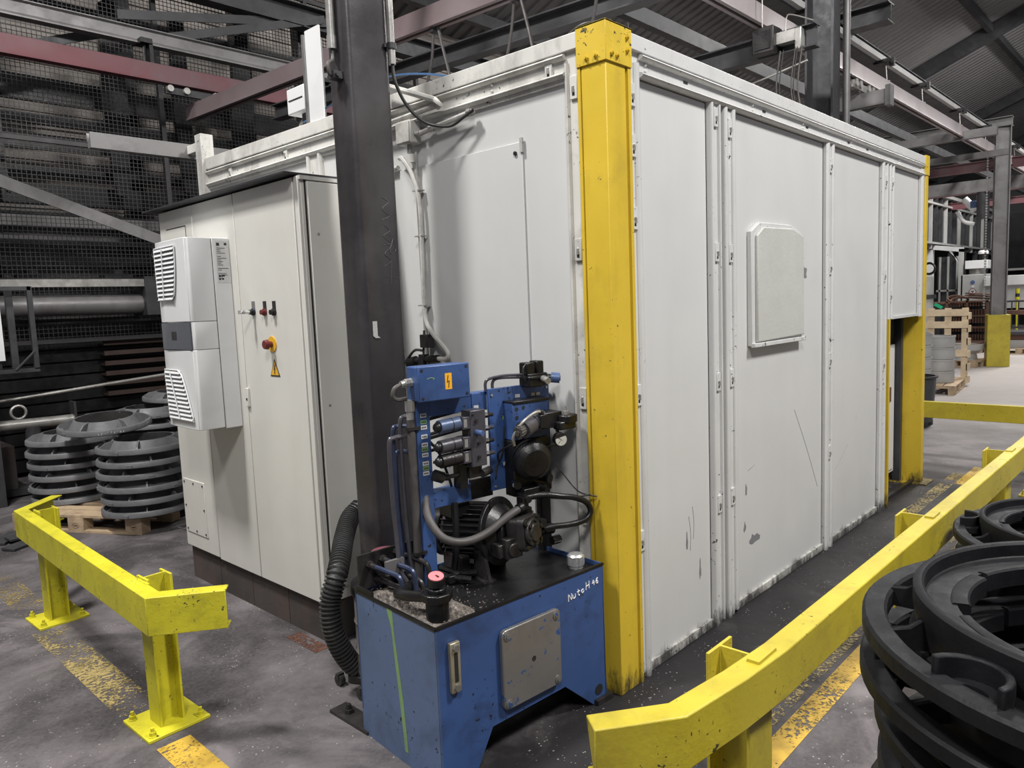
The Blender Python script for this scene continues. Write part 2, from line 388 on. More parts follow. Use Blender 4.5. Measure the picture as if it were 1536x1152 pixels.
stripY(.165, .206, .02, 2.60); beadY(.206, .242, .0, 2.60)
panels = [(.242, .83, .03, 2.55), (1.081, 2.277, .03, 2.55), (2.403, 3.338, .03, 2.55), (3.606, 4.312, 1.435, 2.55)]
for x0, x1, z0, z1 in panels: MB().box(x0+.009, x1-.007, WY, WY+.03, z0, z1-.006).build('wall_panel', M['white'], B)
for x0, x1, z0, z1 in panels[:3]: MB().box(x0, x1, .018, WY+.01, .004, .045).build('bottom_edge', M['frame'], B)
MB().box(3.606, 4.31, .016, WY, 1.425, 1.445).build('bottom_edge', M['right'], B)
beadY(.83, .859, 0, 2.55); stripY(.859, .907, .0, 2.55); beadY(.907, .927, .02, 2.55)
MB().box(.927, .967, .04, .06, 0, 2.55).build('joint_gap', M['cabshut'], B)
beadY(.967, 1.0, .0, 2.55); stripY(1.0, 1.048, .0, 2.54); beadY(1.048, 1.081, .02, 2.55)
beadY(2.277, 2.328, .0, 2.55); stripY(2.328, 2.366, .0, 2.54); beadY(2.366, 2.403, .0, 2.55)
beadY(3.338, 3.386, .0, 2.55); stripY(3.386, 3.43, .0, 2.55); beadY(3.43, 3.462, .0, 2.55); MB().box(3.462, 3.50, .04, .06, 0, 2.55).build('joint_gap', M['cabshut'], B)
beadY(3.50, 3.535, 1.43, 2.55); stripY(3.535, 3.57, 1.43, 2.55); beadY(3.57, 3.606, 1.43, 2.55)
MB().box(3.50, 3.53, -.002, .06, 0, 1.43).build('opening_edge', M['yel'], B, label='thin yellow edging beside the low opening')
beadY(4.312, 4.389, 1.42, 2.60)
def latchY(x, z):
    mb = MB().box(x-.018, x+.018, .004, .016, z-.045, z+.045); mb.build('latch_plate', M['right'], B, bev=.002)
    mb = MB().sphere((x, 0.006, z+.004), .006, 8, 6).box(x-.003, x+.003, -.004, .006, z-.020, z+.002).box(x-.008, x+.008, .002, .005, z-.005, z+.002); mb.build('latch', M['galv'], B)
    MB().box(x-.006, x+.006, .0035, .0045, z-.032, z-.018).build('latch_slot', M['ink'], B)
for z in (2.487, 1.86, 1.235, .624): latchY(.883, z)
for z in (2.455, 1.857, 1.24, .632): latchY(1.024, z)
for z in (2.42, 1.80, 1.22, .63): latchY(2.347, z)
for z in (2.42, 1.75, 1.10): latchY(3.408, z)
for z in (2.42, 1.60): latchY(3.552, z)
for z in (2.47, 2.27, 1.98, 1.25, .62): latchY(.186, z)
# hatch cover on the second panel
oct_ = [(1.345, 2.025), (1.735, 2.030), (1.905, 1.985), (1.912, 1.39), (1.245, 1.382), (1.245, 1.975)]
oct2 = [(1.36, 2.00), (1.735, 2.008), (1.885, 1.97), (1.895, 1.41), (1.285, 1.40), (1.285, 1.955)]
def flip(P): return [(z, x) for x, z in P]
h = MB().prism(flip(oct_), 'y', .004, WY).build('hatch_frame', M['right'], B, bev=.004)
MB().prism(flip(oct2), 'y', -.012, .006).build('hatch_cover', M['hatch'], h, bev=.006)
MB().box(1.245, 1.915, -.014, .01, 1.375, 1.398).build('hatch_sill', M['right'], h, bev=.003)
# small marks on the panels
def blot(cx, cz, r, mat, y=.0285, n=13, sx=1, sz=1.6):
    random.seed(int(cx*1000)); p = []
    for i in range(n):
        a = 2*PI*i/n; q = r*random.uniform(.45, 1.1); p.append((cz+q*math.sin(a)*sz, cx+q*math.cos(a)*sx))
    MB().prism(p, 'y', y, WY+.001).build('paint_chip', mat, B)
gd = paint('bare_grey_chip', (.2, .2, .21), amt=0)
blot(2.003, 1.762, .03, gd); blot(1.31, .33, .05, gd, sz=.7, sx=1.4); blot(1.22, .62, .012, gd, sz=3); blot(1.20, .42, .014, gd, sz=2.4); blot(.72, .33, .01, gd, sz=6); blot(.60, .50, .008, gd, sz=6)
for x0, z0, x1, z1 in [(1.849, .969, 2.205, .436), (3.05, .95, 2.75, .62), (2.75, .62, 2.50, .48), (.62, .62, .63, .45), (.655, .66, .66, .5), (1.24, .72, 1.32, .74)]:
    d = Vector((x1-x0, 0, z1-z0)); MB().tube([(x0, WY, z0), (x0+d.x*.5+.01, WY, z0+d.z*.5), (x1, WY, z1)], .0016, 5).build('scratch', gd, B)
# left side (faces -x)
WX = .03
def beadX(y0, y1, z0, z1):
    yc = (y0+y1)/2; r = (y1-y0)/2
    MB().prism([(WX, y0), (.010, y0), (.002, y0+r*.4), (0, yc), (.002, y1-r*.4), (.010, y1), (WX, y1)], 'z', z0, z1).build('profile_bead', M['frame'], B)
def railX(y0, y1, z0, z1, r=.012):
    M_ = tr(0, y0, z0) @ Matrix(((1,0,0,0),(0,1,0,0),(0,(z1-z0)/(y1-y0),1,0),(0,0,0,1)))
    MB(M_).prism([(-r*.9, .035), (-r, .008), (-r*.5, -.004), (0, -.008), (r*.5, -.004), (r, .008), (r*.9, .035)], 'y', 0, y1-y0).build('rail', M['frame'], B)
def slopeX(y0, y1, za0, zb0, za1, zb1, x0, x1, name, mt):
    vs = [(x0, y0, za0), (x1, y0, za0), (x1, y1, za1), (x0, y1, za1), (x0, y0, zb0), (x1, y0, zb0), (x1, y1, zb1), (x0, y1, zb1)]
    MB().add(vs, [(0,3,2,1),(4,5,6,7),(0,1,5,4),(1,2,6,5),(2,3,7,6),(3,0,4,7)]).build(name, mt, B, bev=.003)
slopeX(.135, 3.47, 2.644, 2.708, 2.66, 2.738, 0, .12, 'top_beam', M['frame'])
MB().box(.016, .10, .135, 3.46, 2.53, 2.66).build('top_fascia', M['frame'], B)
railX(.205, 3.40, 2.630, 2.640); railX(.205, 3.40, 2.560, 2.560)
MB().box(.014, .05, .133, .190, .02, 2.56).build('frame_strip', M['frame'], B); beadX(.190, .206, .0, 2.60)
MB().box(WX, WX+.03, .206, 3.40, .03, 2.55).build('wall_panel', M['white'], B)
MB().box(.020, WX, .463, 1.30, .10, 2.345).build('access_door', M['white'], B, bev=.002)
for z in (2.30, 1.2): 
    MB().cyl((.022, .50, z), (.012, .50, z), .009, 10).build('door_screw', M['oily'], B)
MB().box(.012, .022, .455, .470, 2.30, 2.36).build('door_hinge', M['frame'], B)
MB().box(.014, .05, 2.0, 2.13, 2.29, 2.55).build('frame_strip', M['frame'], B)
beadX(1.985, 2.015, 2.29, 2.55); beadX(2.10, 2.13, 2.29, 2.55)
MB().tube([(.012, 1.3, 2.36), (.012, 1.98, 2.36)], .012, 8).build('rail', M['frame'], B)
def latchX(y, z, w_=.036):
    MB().box(.004, .016, y-w_/2, y+w_/2, z-.045, z+.045).build('latch_plate', M['frame'], B, bev=.002)
    MB().sphere((.006, y, z+.004), .006, 8, 6).box(-.004, .006, y-.003, y+.003, z-.020, z+.002).build('latch', M['galv'], B)
    MB().box(.0035, .0045, y-.006, y+.006, z-.032, z-.018).build('latch_slot', M['ink'], B)
for y, z in ((.163, 2.50), (.163, 1.861), (.163, 1.249), (.163, .75), (.29, 2.60), (1.35, 2.60), (2.35, 2.60), (3.05, 2.60)): latchX(y, z)
for y in (.62, 1.8):
    mb = MB()
    for z in (2.585, 2.612): mb.sphere((.014, y, z), .008, 8, 6)
    mb.build('rivet', M['frame'], B)
MB().box(-.02, .07, 3.385, 3.475, 2.29, 2.905).box(-.01, .05, 3.47, 3.63, 2.80, 2.86).build('end_post', M['frame'], B, bev=.003, label='white post stub rising at the far left end of the enclosure')
# yellow corner post
cp = MB()
cp.prism([(0, 0), (.132, 0), (.132, .02), (.165, .02), (.165, .045), (.09, .045), (.09, .09), (.045, .09), (.045, .135), (.02, .135), (.02, .118), (0, .118)], 'z', .0, 2.60)
cp.build('corner_post', M['yel'], B, bev=.003, label='yellow corner post cover')
MB().prism([(.145, -.003), (.165, -.003), (.165, .03), (.145, .03)], 'z', .0, 2.655).build('corner_flange', M['yel'], B, label='yellow flange strip')
MB().prism([(-.003, .122), (.02, .122), (.02, .136), (-.003, .136)], 'z', .0, 2.57).build('corner_flange', M['yel'], B, label='yellow flange strip')
MB().prism([(-.008, -.008), (.168, -.008), (.168, .0), (.0, .0), (.0, .136), (-.008, .136)], 'z', 2.565, 2.716).prism([(-.008, -.008), (.168, -.008), (.168, .05), (.05, .05), (.05, .136), (-.008, .136)], 'z', 2.708, 2.716).build('corner_cap', M['yel'], B, bev=.0015, label='yellow bolted corner cap')
for p, d in [((-.008, .085, 2.59), (-1, 0, 0)), ((-.008, .04, 2.59), (-1, 0, 0)), ((.03, -.008, 2.595), (0, -1, 0)), ((.065, -.008, 2.592), (0, -1, 0)), ((.135, -.008, 2.675), (0, -1, 0)), ((.135, -.008, 2.625), (0, -1, 0))]:
    p = Vector(p); d = Vector(d)
    MB().cyl(p, p+d*.006, .0105, 6).cyl(p+d*.006, p+d*.014, .006, 8).build('bolt', M['yel'], B)
# far corner post, seen through the opening and above
MB().prism([(4.40, -.002), (4.475, -.002), (4.475, .012), (4.412, .012), (4.412, .150), (4.40, .150)], 'z', 0, 2.62).build('corner_post', M['yel'], B, bev=.003, label='yellow far corner post')
MB().box(4.35, 4.57, -.06, .25, 0, .012).build('post_foot', M['yel'], B, label='yellow foot plate of the far post')
MB().box(4.385, 4.48, -.008, .03, 2.56, 2.715).build('corner_cap', M['yel'], B, label='yellow cap of the far post')
MB().box(4.42, 4.46, .19, 3.46, 0, 2.66).build('end_wall', M['white'], B)
MB().box(.03, 4.44, 3.44, 3.47, 0, 2.66).build('rear_wall', M['white'], B)
MB().box(.05, 4.44, .06, 3.45, 2.60, 2.69).build('roof_panel', M['right'], B)
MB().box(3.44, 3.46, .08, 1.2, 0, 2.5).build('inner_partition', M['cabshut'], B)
MB().box(4.355, 4.40, .15, .21, 0, 2.5).build('inner_channel', M['steel'], B)
MB().box(.02, 4.40, .05, .08, 0, .03).build('base_rail', M['oily'], B)
ib = thing('inner_cabinet', (4.05, .5, .08), 'white cabinet standing inside the low opening of the enclosure', 'cabinet')
MB().box(3.92, 4.34, .195, .9, .10, 1.19).build('body', M['ac'], ib, bev=.006)
MB().box(3.96, 4.30, .185, .195, .13, 1.16).build('door', M['ac'], ib, bev=.004)
MB().box(3.95, 4.30, .22, .86, 0, .10).build('plinth', M['cabshut'], ib)
MB().box(4.12, 4.20, .178, .186, .72, .84).build('indicator', M['rust'], ib, label='small brown and amber switch')
bt = MB().box(.10, 4.2, .10, .16, 2.69, 2.73)
bt.build('roof_tray', M['steel'], B, label='dark cable tray along the roof edge')
MB().tube([(.04, .20, 2.72), (.035, .12, 2.735), (.10, .04, 2.742)], .009).build('roof_loop', M['rub'], B)

# ------------------------------------------------------------------ electrical cabinet, left of the column
CX = -.514
C = thing('electrical_cabinet', (-.26, 2.18, 0), 'cream electrical cabinet with a dark canopy on the left of the enclosure', 'cabinet')
MB().box(CX+.012, -.004, 1.388, 2.960, .215, 2.285).build('body', M['cab'], C, bev=.003)
for k in range(4):
    y0 = 1.40+k*.39
    MB().box(CX+.02, CX+.03, y0+.003, y0+.387, 0, .215).build('plinth_panel', M['plinth'], C)
MB().box(CX+.03, -.03, 1.40, 2.95, 0, .215).build('plinth', M['plinth'], C)
MB().box(CX-.004, CX+.012, 1.388, 1.422, .215, 2.285).build('frame_stile', M['cab'], C, bev=.003)
for y0, y1, z0 in ((1.428, 2.013, .215), (2.020, 2.503, .215), (2.510, 2.955, .222)):
    MB().box(CX-.008, CX+.010, y0, y1, z0, 2.282).build('door', M['cab'], C, bev=.003)
MB().box(CX+.002, CX+.011, 1.42, 2.96, .216, 2.284).build('seam_backing', M['cabshut'], C)
MB().box(CX+.04, -.02, 1.376, 1.388, .28, 2.262).build('side_door', M['cab'], C, bev=.003)
MB().box(CX+.030, CX+.037, 1.384, 1.39, .22, 2.28).build('side_gap', M['cabshut'], C)
MB().box(CX+.002, -.02, 1.374, 1.388, 2.268, 2.286).build('side_top_rail', M['frame'], C)
for z in (2.02, 1.2, .6): MB().cyl((-.43, 1.377, z), (-.43, 1.372, z), .006, 8).build('screw', M['galv'], C)
cn = MB().add([(-.580, 1.395, 2.300), (-.10, 1.395, 2.300), (-.10, 3.06, 2.300), (-.580, 3.06, 2.300), (-.580, 1.395, 2.292), (-.10, 1.395, 2.287), (-.10, 3.06, 2.287), (-.580, 3.06, 2.292)],
              [(0,1,2,3),(7,6,5,4),(0,4,5,1),(1,5,6,2),(2,6,7,3),(3,7,4,0)])
cn.build('canopy', M['steel'], C, label='dark sheet metal canopy over the doors', smooth=False)
pt = MB().box(CX-.013, CX-.007, 2.640, 2.930, .315, .655).build('cover_plate', M['cab'], C, bev=.002)
for y in (2.66, 2.785, 2.91):
    for z in (.335, .485, .635):
        if y == 2.785 and z == .485: continue
        MB().cyl((CX-.013, y, z), (CX-.017, y, z), .006, 8).build('screw', M['oily'], pt)
for (y0, z0, y1, z1) in [(2.60, 2.175, 2.86, 2.175), (2.595, 2.0, 2.595, 2.17)]:
    MB().box(CX-.010, CX-.0075, y0, y1+.004, z0, z1+.004).build('pressed_line', M['oily'], C)
# controls
def lamp(y, z, mat, key=False):
    plate = MB().box(CX-.011, CX-.008, y-.015, y+.015, z+.0, z+.055).build('legend_plate', M['plate' if key else 'oily'], C)
    MB().cyl((CX-.008, y, z), (CX-.020, y, z), .018, 16).cyl((CX-.020, y, z), (CX-.034, y, z), .013, 14).build('push_button' if not key else 'key_switch', mat, C)
    if key: MB().cyl((CX-.03, y, z), (CX-.062, y, z), .009, 10).cyl((CX-.062, y, z), (CX-.074, y+.0, z+.008), .012, 10).box(CX-.095, CX-.07, y-.002, y+.002, z-.008, z+.010).build('key', M['chrome'], C)
lamp(1.876, 1.665, M['black'], True); lamp(1.760, 1.662, M['redp']); lamp(1.668, 1.660, M['black'])
es = MB().cyl((CX-.008, 1.712, 1.500), (CX-.013, 1.712, 1.500), .040, 24).build('emergency_disc', M['signy'], C, label='yellow disc behind the stop button')
MB().cyl((CX-.013, 1.712, 1.500), (CX-.035, 1.712, 1.500), .015, 16).cyl((CX-.035, 1.712, 1.5), (CX-.055, 1.712, 1.5), .026, 20, .022).build('emergency_stop', M['redp'], es, bev=.002, label='dark red mushroom button')
def tri(y, z, s_, x, mat, par, name):
    MB().prism([(x, y-s_/2), (x, y+s_/2), (x, y)], 'z', 0, .001)
    vs = [(x, y-s_/2, z-s_*.45), (x, y+s_/2, z-s_*.45), (x, y, z+s_*.5)]
    vs += [(p[0]+.002, p[1], p[2]) for p in vs]
    return MB().add(vs, [(0,2,1),(3,4,5),(0,1,4,3),(1,2,5,4),(2,0,3,5)]).build(name, mat, par, smooth=False)
tg = tri(1.704, 1.379, .092, CX-.0105, M['ink'], C, 'warning_triangle')
tri(1.704, 1.377, .074, CX-.0118, M['signy'], tg, 'triangle_face')
def bolt_mark(y, z, h_, x, mat, par, ax='x', flipx=1):
    P = [(.10, .5), (-.16, -.02), (-.02, .0), (-.08, -.38), (-.13, -.36), (.0, -.55), (.09, -.30), (.03, -.32), (.16, .12), (.02, .09), (.22, .5)]
    P = [(p[0]*h_*flipx, p[1]*h_) for p in P]
    if ax == 'x':
        mb = MB(); n = len(P); vs = [(x, y+a, z+b_) for a, b_ in P]+[(x+.0012, y+a, z+b_) for a, b_ in P]
        return mb.add(vs, [tuple(range(n)), tuple(range(n, 2*n))[::-1]]+[(i, (i+1) % n, n+(i+1) % n, n+i) for i in range(n)]).build('lightning_mark', mat, par, smooth=False)
bolt_mark(1.704, 1.372, .045, CX-.0130, M['ink'], tg, flipx=-1)
lt = MB().box(CX-.022, CX-.008, 1.985, 2.012, 1.165, 1.265).build('door_latch', M['cab'], C, bev=.003, label='small cream latch with keyhole')
MB().cyl((CX-.0215, 1.998, 1.205), (CX-.024, 1.998, 1.205), .007, 10).build('keyhole', M['ink'], lt)
MB().tube([(-.50, 2.96, .30), (-.53, 3.06, .31)], .006, 6).build('bracket_tab', M['steel'], C)

# cooling unit hung on the cabinet front
A = thing('cooling_unit', (CX, 2.29, 1.05), 'white cabinet cooling unit with two louvred grilles and a dark band', 'air conditioner')
y0, y1 = 2.088, 2.490
MB().box(-.618, CX-.009, y0, y1, 1.052, 2.060).build('housing', M['ac'], A, bev=.004)
MB().box(-.622, -.616, y0+.003, y1-.003, 1.056, 2.056).build('seam', M['acin'], A)
def cover(z0, z1, name, mat, x=-.762, parent=A):
    # front shell, bowed towards the room; open grooves cut by separate recesses
    P = [(-.622, y0), (x+.02, y0), (x+.004, y0+.012), (x, y0+.05), (x+.004, y1-.10), (x+.012, y1-.012), (x+.022, y1), (-.622, y1)]
    return MB().prism(P, 'z', z0, z1).build(name, mat, parent, bev=.003)
cu = cover(1.628, 2.058, 'upper_cover', M['ac']); cover(1.482, 1.626, 'middle_cover', M['ac'], -.760); MB().prism([(-.745, y0+.010), (-.7625, y0+.012), (-.7635, y0+.05), (-.7635, y1-.10), (-.752, y1-.010), (-.745, y1-.006)], 'z', 1.483, 1.625).build('dark_band', M['acg'], A, label='dark grey band across the front'); cl_ = cover(1.060, 1.480, 'lower_cover', M['ac'])
def grille(zs, ylr, par, dark, name, up):
    # recessed panel, rim and slats; face slants with the cover
    n = len(zs)-1
    def xa(y): return -.764 if y < y1-.10 else -.764+(y-(y1-.10))/.09*.010
    rec = MB(); pl = []
    for i in range(n+1): pl.append((ylr(i/n)[0], zs[i]))
    for i in range(n, -1, -1): pl.append((ylr(i/n)[1], zs[i]))
    k = len(pl); vs = [(xa(y)-.001, y, z) for y, z in pl]
    rec.add(vs, [tuple(range(k))]); rec.build(name, M['acin'], par, smooth=False)
    for i in range(n):
        f0 = ylr((i+.5)/n); zc = (zs[i]+zs[i+1])/2; hh = abs(zs[i+1]-zs[i])
        mb = MB()
        for a, b_ in ((f0[0]+.004, f0[1]-.004),):
            xa0, xa1 = xa(a), xa(b_)
            vs = [(xa0-.011, a, zc-hh*.30), (xa1-.011, b_, zc-hh*.30), (xa1-.001, b_, zc+hh*.42), (xa0-.001, a, zc+hh*.42), (xa0-.011, a, zc-hh*.42), (xa1-.011, b_, zc-hh*.42), (xa1+.0, b_, zc+hh*.30), (xa0+.0, a, zc+hh*.30)]
            mb.add(vs, [(0,1,2,3),(7,6,5,4),(0,4,5,1),(1,5,6,2),(2,6,7,3),(3,7,4,0)])
        mb.build('slat', M['ac'], par, smooth=False)
    rim = MB(); pts = [(xa(y)-.004, y, z) for y, z in pl]; rim.tube(pts+[pts[0]], .004, 6, smooth=False); rim.build('grille_rim', M['ac'], par)
    mid = MB(); mid.tube([(xa(sum(ylr(t))/2)-.012, sum(ylr(t))/2, zs[0]+(zs[-1]-zs[0])*t) for t in (.02, .98)], .003, 6, smooth=False); mid.build('grille_rib', M['ac'], par)
zs = [2.025-(2.025-1.745)*i/12 for i in range(13)]
grille(zs, lambda t: (2.200+.055*t**2.2+(.035 if t > .97 else 0), 2.478-.012*t-(.03 if t > .97 else 0)), cu, True, 'grille_recess', True)
zs = [1.372-(1.372-1.105)*i/12 for i in range(13)]
grille(zs, lambda t: (2.262-.13*t**.75+(.02 if t < .03 else 0), 2.470-.028*t), cl_, False, 'grille_recess', False)
dsp = MB().cbox(-.7625, 2.30, 1.556, .004, .06, .045).build('display', M['ink'], A, label='small black display')
rl = MB().box(-.600, -.528, y0-.0015, y0, 1.825, 2.045).build('rating_label', M['label'], A, label='silver rating label with fine print')
random.seed(3)
for k in range(19):
    z = 2.005-k*.0088; L_ = random.choice([.03, .045, .058, .05, .02])
    if k in (4, 11, 14): continue
    MB().box(-.594, -.594+L_, y0-.0022, y0-.0015, z, z+.0030).build('print_line', M['oily'], rl, smooth=False)
MB().box(-.594, -.578, y0-.0022, y0-.0015, 2.018, 2.034).build('print_line', M['ink'], rl, smooth=False)
MB().box(-.552, -.538, y0-.0022, y0-.0015, 2.022, 2.034).build('print_line', M['ink'], rl, smooth=False)
for xx, zz, ww in ((-.592, 1.855, .01), (-.578, 1.858, .018), (-.592, 1.840, .01), (-.576, 1.841, .01)):
    MB().box(xx, xx+ww, y0-.0022, y0-.0015, zz, zz+.010).build('print_line', M['ink'], rl, smooth=False)
# ------------------------------------------------------------------ near steel column with its conduits
def rrect(x0, x1, y0, y1, r, n=5):
    P = []
    for cx, cy, a in ((x1-r, y1-r, 0), (x0+r, y1-r, PI/2), (x0+r, y0+r, PI), (x1-r, y0+r, 1.5*PI)):
        for k in range(n+1):
            t = a+PI/2*k/n; P.append((cx+r*math.cos(t), cy+r*math.sin(t)))
    return P
CO = thing('steel_column', (-.35, 1.08, 0), 'dark steel column standing between cabinet and hydraulic tank', 'column')
MB().prism(rrect(-.468, -.238, 1.0, 1.16, .030), 'z', .02, 7.6).build('shaft', M['col'], CO, ang=25)
MB().box(-.50, -.20, .97, 1.20, 0, .02).build('base_plate', M['oily'], CO, bev=.002)
FPL = thing('floor_plate', (-.7, .63, 0), 'oily steel floor plate with a nut beside the blue tank', 'plate')
MB().box(-.86, -.78, .60, .86, 0, .014).build('plate', M['oily'], FPL)
MB().cyl((-.82, .78, .014), (-.82, .78, .03), .02, 6).cyl((-.82, .78, .03), (-.82, .78, .05), .011, 8).build('nut', M['oily'], FPL)
MB().add([(-.425, .998, 1.60), (-.400, .998, 1.60), (-.400, .998, 1.535), (-.392, .990, 1.525), (-.417, .990, 1.525), (-.425, .998, 1.535)], [(0,1,2,3,4,5)]).build('tape_strip', M['chrome'], CO, label='loose strip of silver tape')
def scrib(pts, r=.0012, name='chalk_mark'): MB().tube(pts, r, 4).build(name, M['lsteel'], CO)
for z0, k in ((2.10, 1), (1.98, .8), (1.9, 1.1)):
    scrib([(-.33, .9985, z0+.05), (-.30, .9985, z0+.03*k), (-.335, .9985, z0), (-.30, .9985, z0-.03), (-.34, .9985, z0-.05*k)])
scrib([(-.30, .9985, 1.93), (-.28, .9985, 1.97), (-.27, .9985, 1.92), (-.30, .9985, 1.90), (-.30, .9985, 1.94)]); scrib([(-.335, .9985, 1.80), (-.26, .9985, 1.79)]); scrib([(-.30, .9985, 1.86), (-.31, .9985, 1.76)])
cl1 = thing('conduit_run', (-.487, 1.085, 2.80), 'grey conduit on the left face of the near column', 'conduit')
MB().cyl((-.487, 1.085, 2.80), (-.487, 1.085, 7.0), .018, 12).build('tube', M['galv'], cl1)
MB().cyl((-.487, 1.085, 2.775), (-.487, 1.085, 2.83), .021, 12).build('end_sleeve', M['galv'], cl1)
MB().tube([(-.487, 1.085, 2.78), (-.495, 1.075, 2.73), (-.53, 1.06, 2.70), (-.525, 1.06, 2.66), (-.49, 1.07, 2.665)], .008, 8).build('cable', M['hose'], cl1)
MB().box(-.515, -.468, 1.04, 1.09, 2.645, 2.675).cyl((-.50, 1.03, 2.66), (-.50, 1.10, 2.66), .012, 8).build('clamp', M['steel'], cl1)
cl2 = thing('conduit_run', (-.235, 1.0, 2.74), 'grey conduit on the right edge of the near column with hanging cable', 'conduit')
MB().cyl((-.245, .982, 2.735), (-.245, .982, 7.0), .016, 12).build('tube', M['galv'], cl2)
MB().cyl((-.245, .982, 2.80), (-.245, .982, 2.825), .023, 12).box(-.28, -.21, .985, 1.0, 2.805, 2.82).build('clamp', M['steel'], cl2)
MB().tube([(-.245, .982, 2.74), (-.24, .975, 2.66), (-.19, .96, 2.56), (-.12, .92, 2.49), (-.05, .84, 2.47), (-.028, .76, 2.50), (-.02, .71, 2.520)], .0075, 8).build('cable', M['rub'], cl2)

# ------------------------------------------------------------------ junction box and pipes on the enclosure wall
J = thing('junction_box', (.0, 1.19, 2.53), 'small white junction box on the enclosure wall beside the column', 'junction box')
MB().box(-.052, .018, 1.115, 1.225, 2.445, 2.555).build('body', M['wtube'], J, bev=.008)
MB().box(-.058, -.050, 1.120, 1.220, 2.450, 2.550).build('lid', M['wtube'], J, bev=.004)
MB().cyl((-.02, 1.165, 2.445), (-.02, 1.165, 2.405), .012, 10).build('gland', M['galv'], J)
MB().cyl((-.02, 1.115, 2.49), (-.02, 1.085, 2.485), .012, 10).build('gland', M['galv'], J)
K = thing('wall_conduit', (0, 1.13, 1.4), 'grey vertical conduit and cables running down the wall above the tank', 'conduit')
MB().cyl((0, 1.145, 2.41), (0, 1.135, 1.30), .010, 10).build('tube', M['galv'], K)
MB().cyl((-.015, 1.150, 2.36), (-.015, 1.150, 2.40), .015, 10).build('sleeve', M['wtube'], K)
MB().tube([(0, 1.27, 2.40), (-.02, 1.22, 2.385), (-.02, 1.155, 2.30), (-.012, 1.120, 2.16), (-.012, 1.12, 1.9), (-.012, 1.122, 1.62), (-.02, 1.07, 1.53), (-.02, .98, 1.455), (-.02, .955, 1.42), (-.02, .98, 1.40), (-.02, 1.04, 1.40)], .0115, 8).build('flexible_hose', M['wtube'], K)
for z in (2.22, 2.0, 1.66): MB().box(-.022, .012, 1.105, 1.16, z, z+.006).build('clip', M['galv'], K)
MB().box(-.05, .0, 1.075, 1.13, 1.455, 1.52).build('switch_box', M['oily'], K, bev=.003)
MB().cyl((-.02, 1.03, 1.40), (-.02, 1.11, 1.395), .019, 12).cyl((-.02, 1.11, 1.395), (-.02, 1.20, 1.385), .016, 12).cyl((-.02, 1.20, 1.385), (-.02, 1.26, 1.375), .026, 12).cbox(-.02, 1.14, 1.39, .04, .035, .06).build('connector', M['black'], K)
MB().tube([(-.03, 1.13, 1.44), (-.035, 1.19, 1.44), (-.03, 1.25, 1.40)], .007, 6).tube([(-.03, 1.115, 1.54), (-.035, 1.12, 1.45), (-.03, 1.135, 1.33)], .006, 6).tube([(-.03, 1.10, 1.40), (-.03, 1.095, 1.31)], .006, 6).build('cable', M['rub'], K)
P1 = thing('wall_pipe', (-.03, 1.1, 2.6), 'white tube pair with an elbow near the top of the wall', 'pipe')
MB().tube([(-.06, 1.32, 2.76), (-.06, .915, 2.600), (-.04, .905, 2.578), (-.035, .93, 2.575)], .014, 8, smooth=False).build('tube', M['wtube'], P1)
MB().tube([(-.035, 1.38, 2.57), (-.035, .93, 2.582)], .013, 8, smooth=False).build('tube', M['wtube'], P1)
P2 = thing('wall_pipe', (-.02, .9, 2.5), 'short white tube lying along the wall right of the junction box', 'pipe')
MB().tube([(-.012, 1.09, 2.488), (-.012, .72, 2.518)], .013, 8, smooth=False).build('tube', M['wtube'], P2)
for y in (1.0, .74): MB().cyl((-.012, y-.012, 2.497 if y > .9 else 2.517), (-.012, y+.012, 2.497 if y > .9 else 2.517), .019, 8).build('clip', M['galv'], P2)

# ------------------------------------------------------------------ hydraulic power unit
TM = tr(-.895, .115, 0) @ rz(-.085)
FB = math.atan2(-.17, .985)
FM = tr(-.64, .465, 0) @ rz(FB)
H = thing('hydraulic_power_unit', (-.5, .3, 0), 'blue hydraulic power unit with pump and valves on its oil tank', 'hydraulic unit')
TT = MB(TM)
TT.prism([(.140, .004), (.140, .846), (.565, .846), (.565, .004)], 'y', .008, .512)
tank = TT.build('tank', M['blue'], H)
MB(TM).prism([(0, 0), (0, .150), (.138, .232), (.142, .608), (0, .772), (0, .852), (.583, .845), (.578, 0)], 'y', 0, .006).build('front_panel', M['blue'], H, bev=.001)
MB(TM).prism([(0, 0), (.520, 0), (.520, .575), (0, .578)], 'x', 0, .006).build('side_panel', M['bluegrey'], H)
MB(TM).prism([(0, 0), (.520, 0), (.520, .583), (0, .583)], 'x', .843, .849).build('side_panel', M['blue'], H)
MB(TM).box(0, .849, .512, .518, .10, .578).build('rear_panel', M['blue'], H)
MB(TM).box(.006, .843, .006, .512, .560, .566).build('tray_floor', M['black'], H)
MB(TM).box(.0, .85, -.004, .008, .576, .584).box(-.003, .008, 0, .52, .574, .582).build('tray_lip', M['black'], H)
gp = MB(TM)
gp.prism([(.236, .287), (.25, .262), (.35, .256), (.45, .240), (.575, .262), (.577, .296), (.44, .262), (.3, .275)][0:0] or [(.262, .575), (.300, .577), (.272, .50), (.262, .40), (.245, .25), (.225, .05), (.205, .05), (.222, .25), (.243, .40), (.258, .50)], 'x', -.0012, .001)
gp.build('paint_run', M['greenp'], tank, label='green paint run down the side')
cp_ = MB(TM).prism(flip(rrect(.273, .571, .184, .486, .022)), 'y', -.022, -.002).build('cover_plate', M['plate'], H, bev=.004, label='scratched bare metal cover with worn blue paint')
for s_, z_ in ((.297, .463), (.548, .463), (.297, .207), (.548, .207)):
    MB(TM).cyl((s_, -.022, z_), (s_, -.026, z_), .016, 14).cyl((s_, -.026, z_), (s_, -.030, z_), .009, 6).build('cover_screw', M['plate'], cp_)
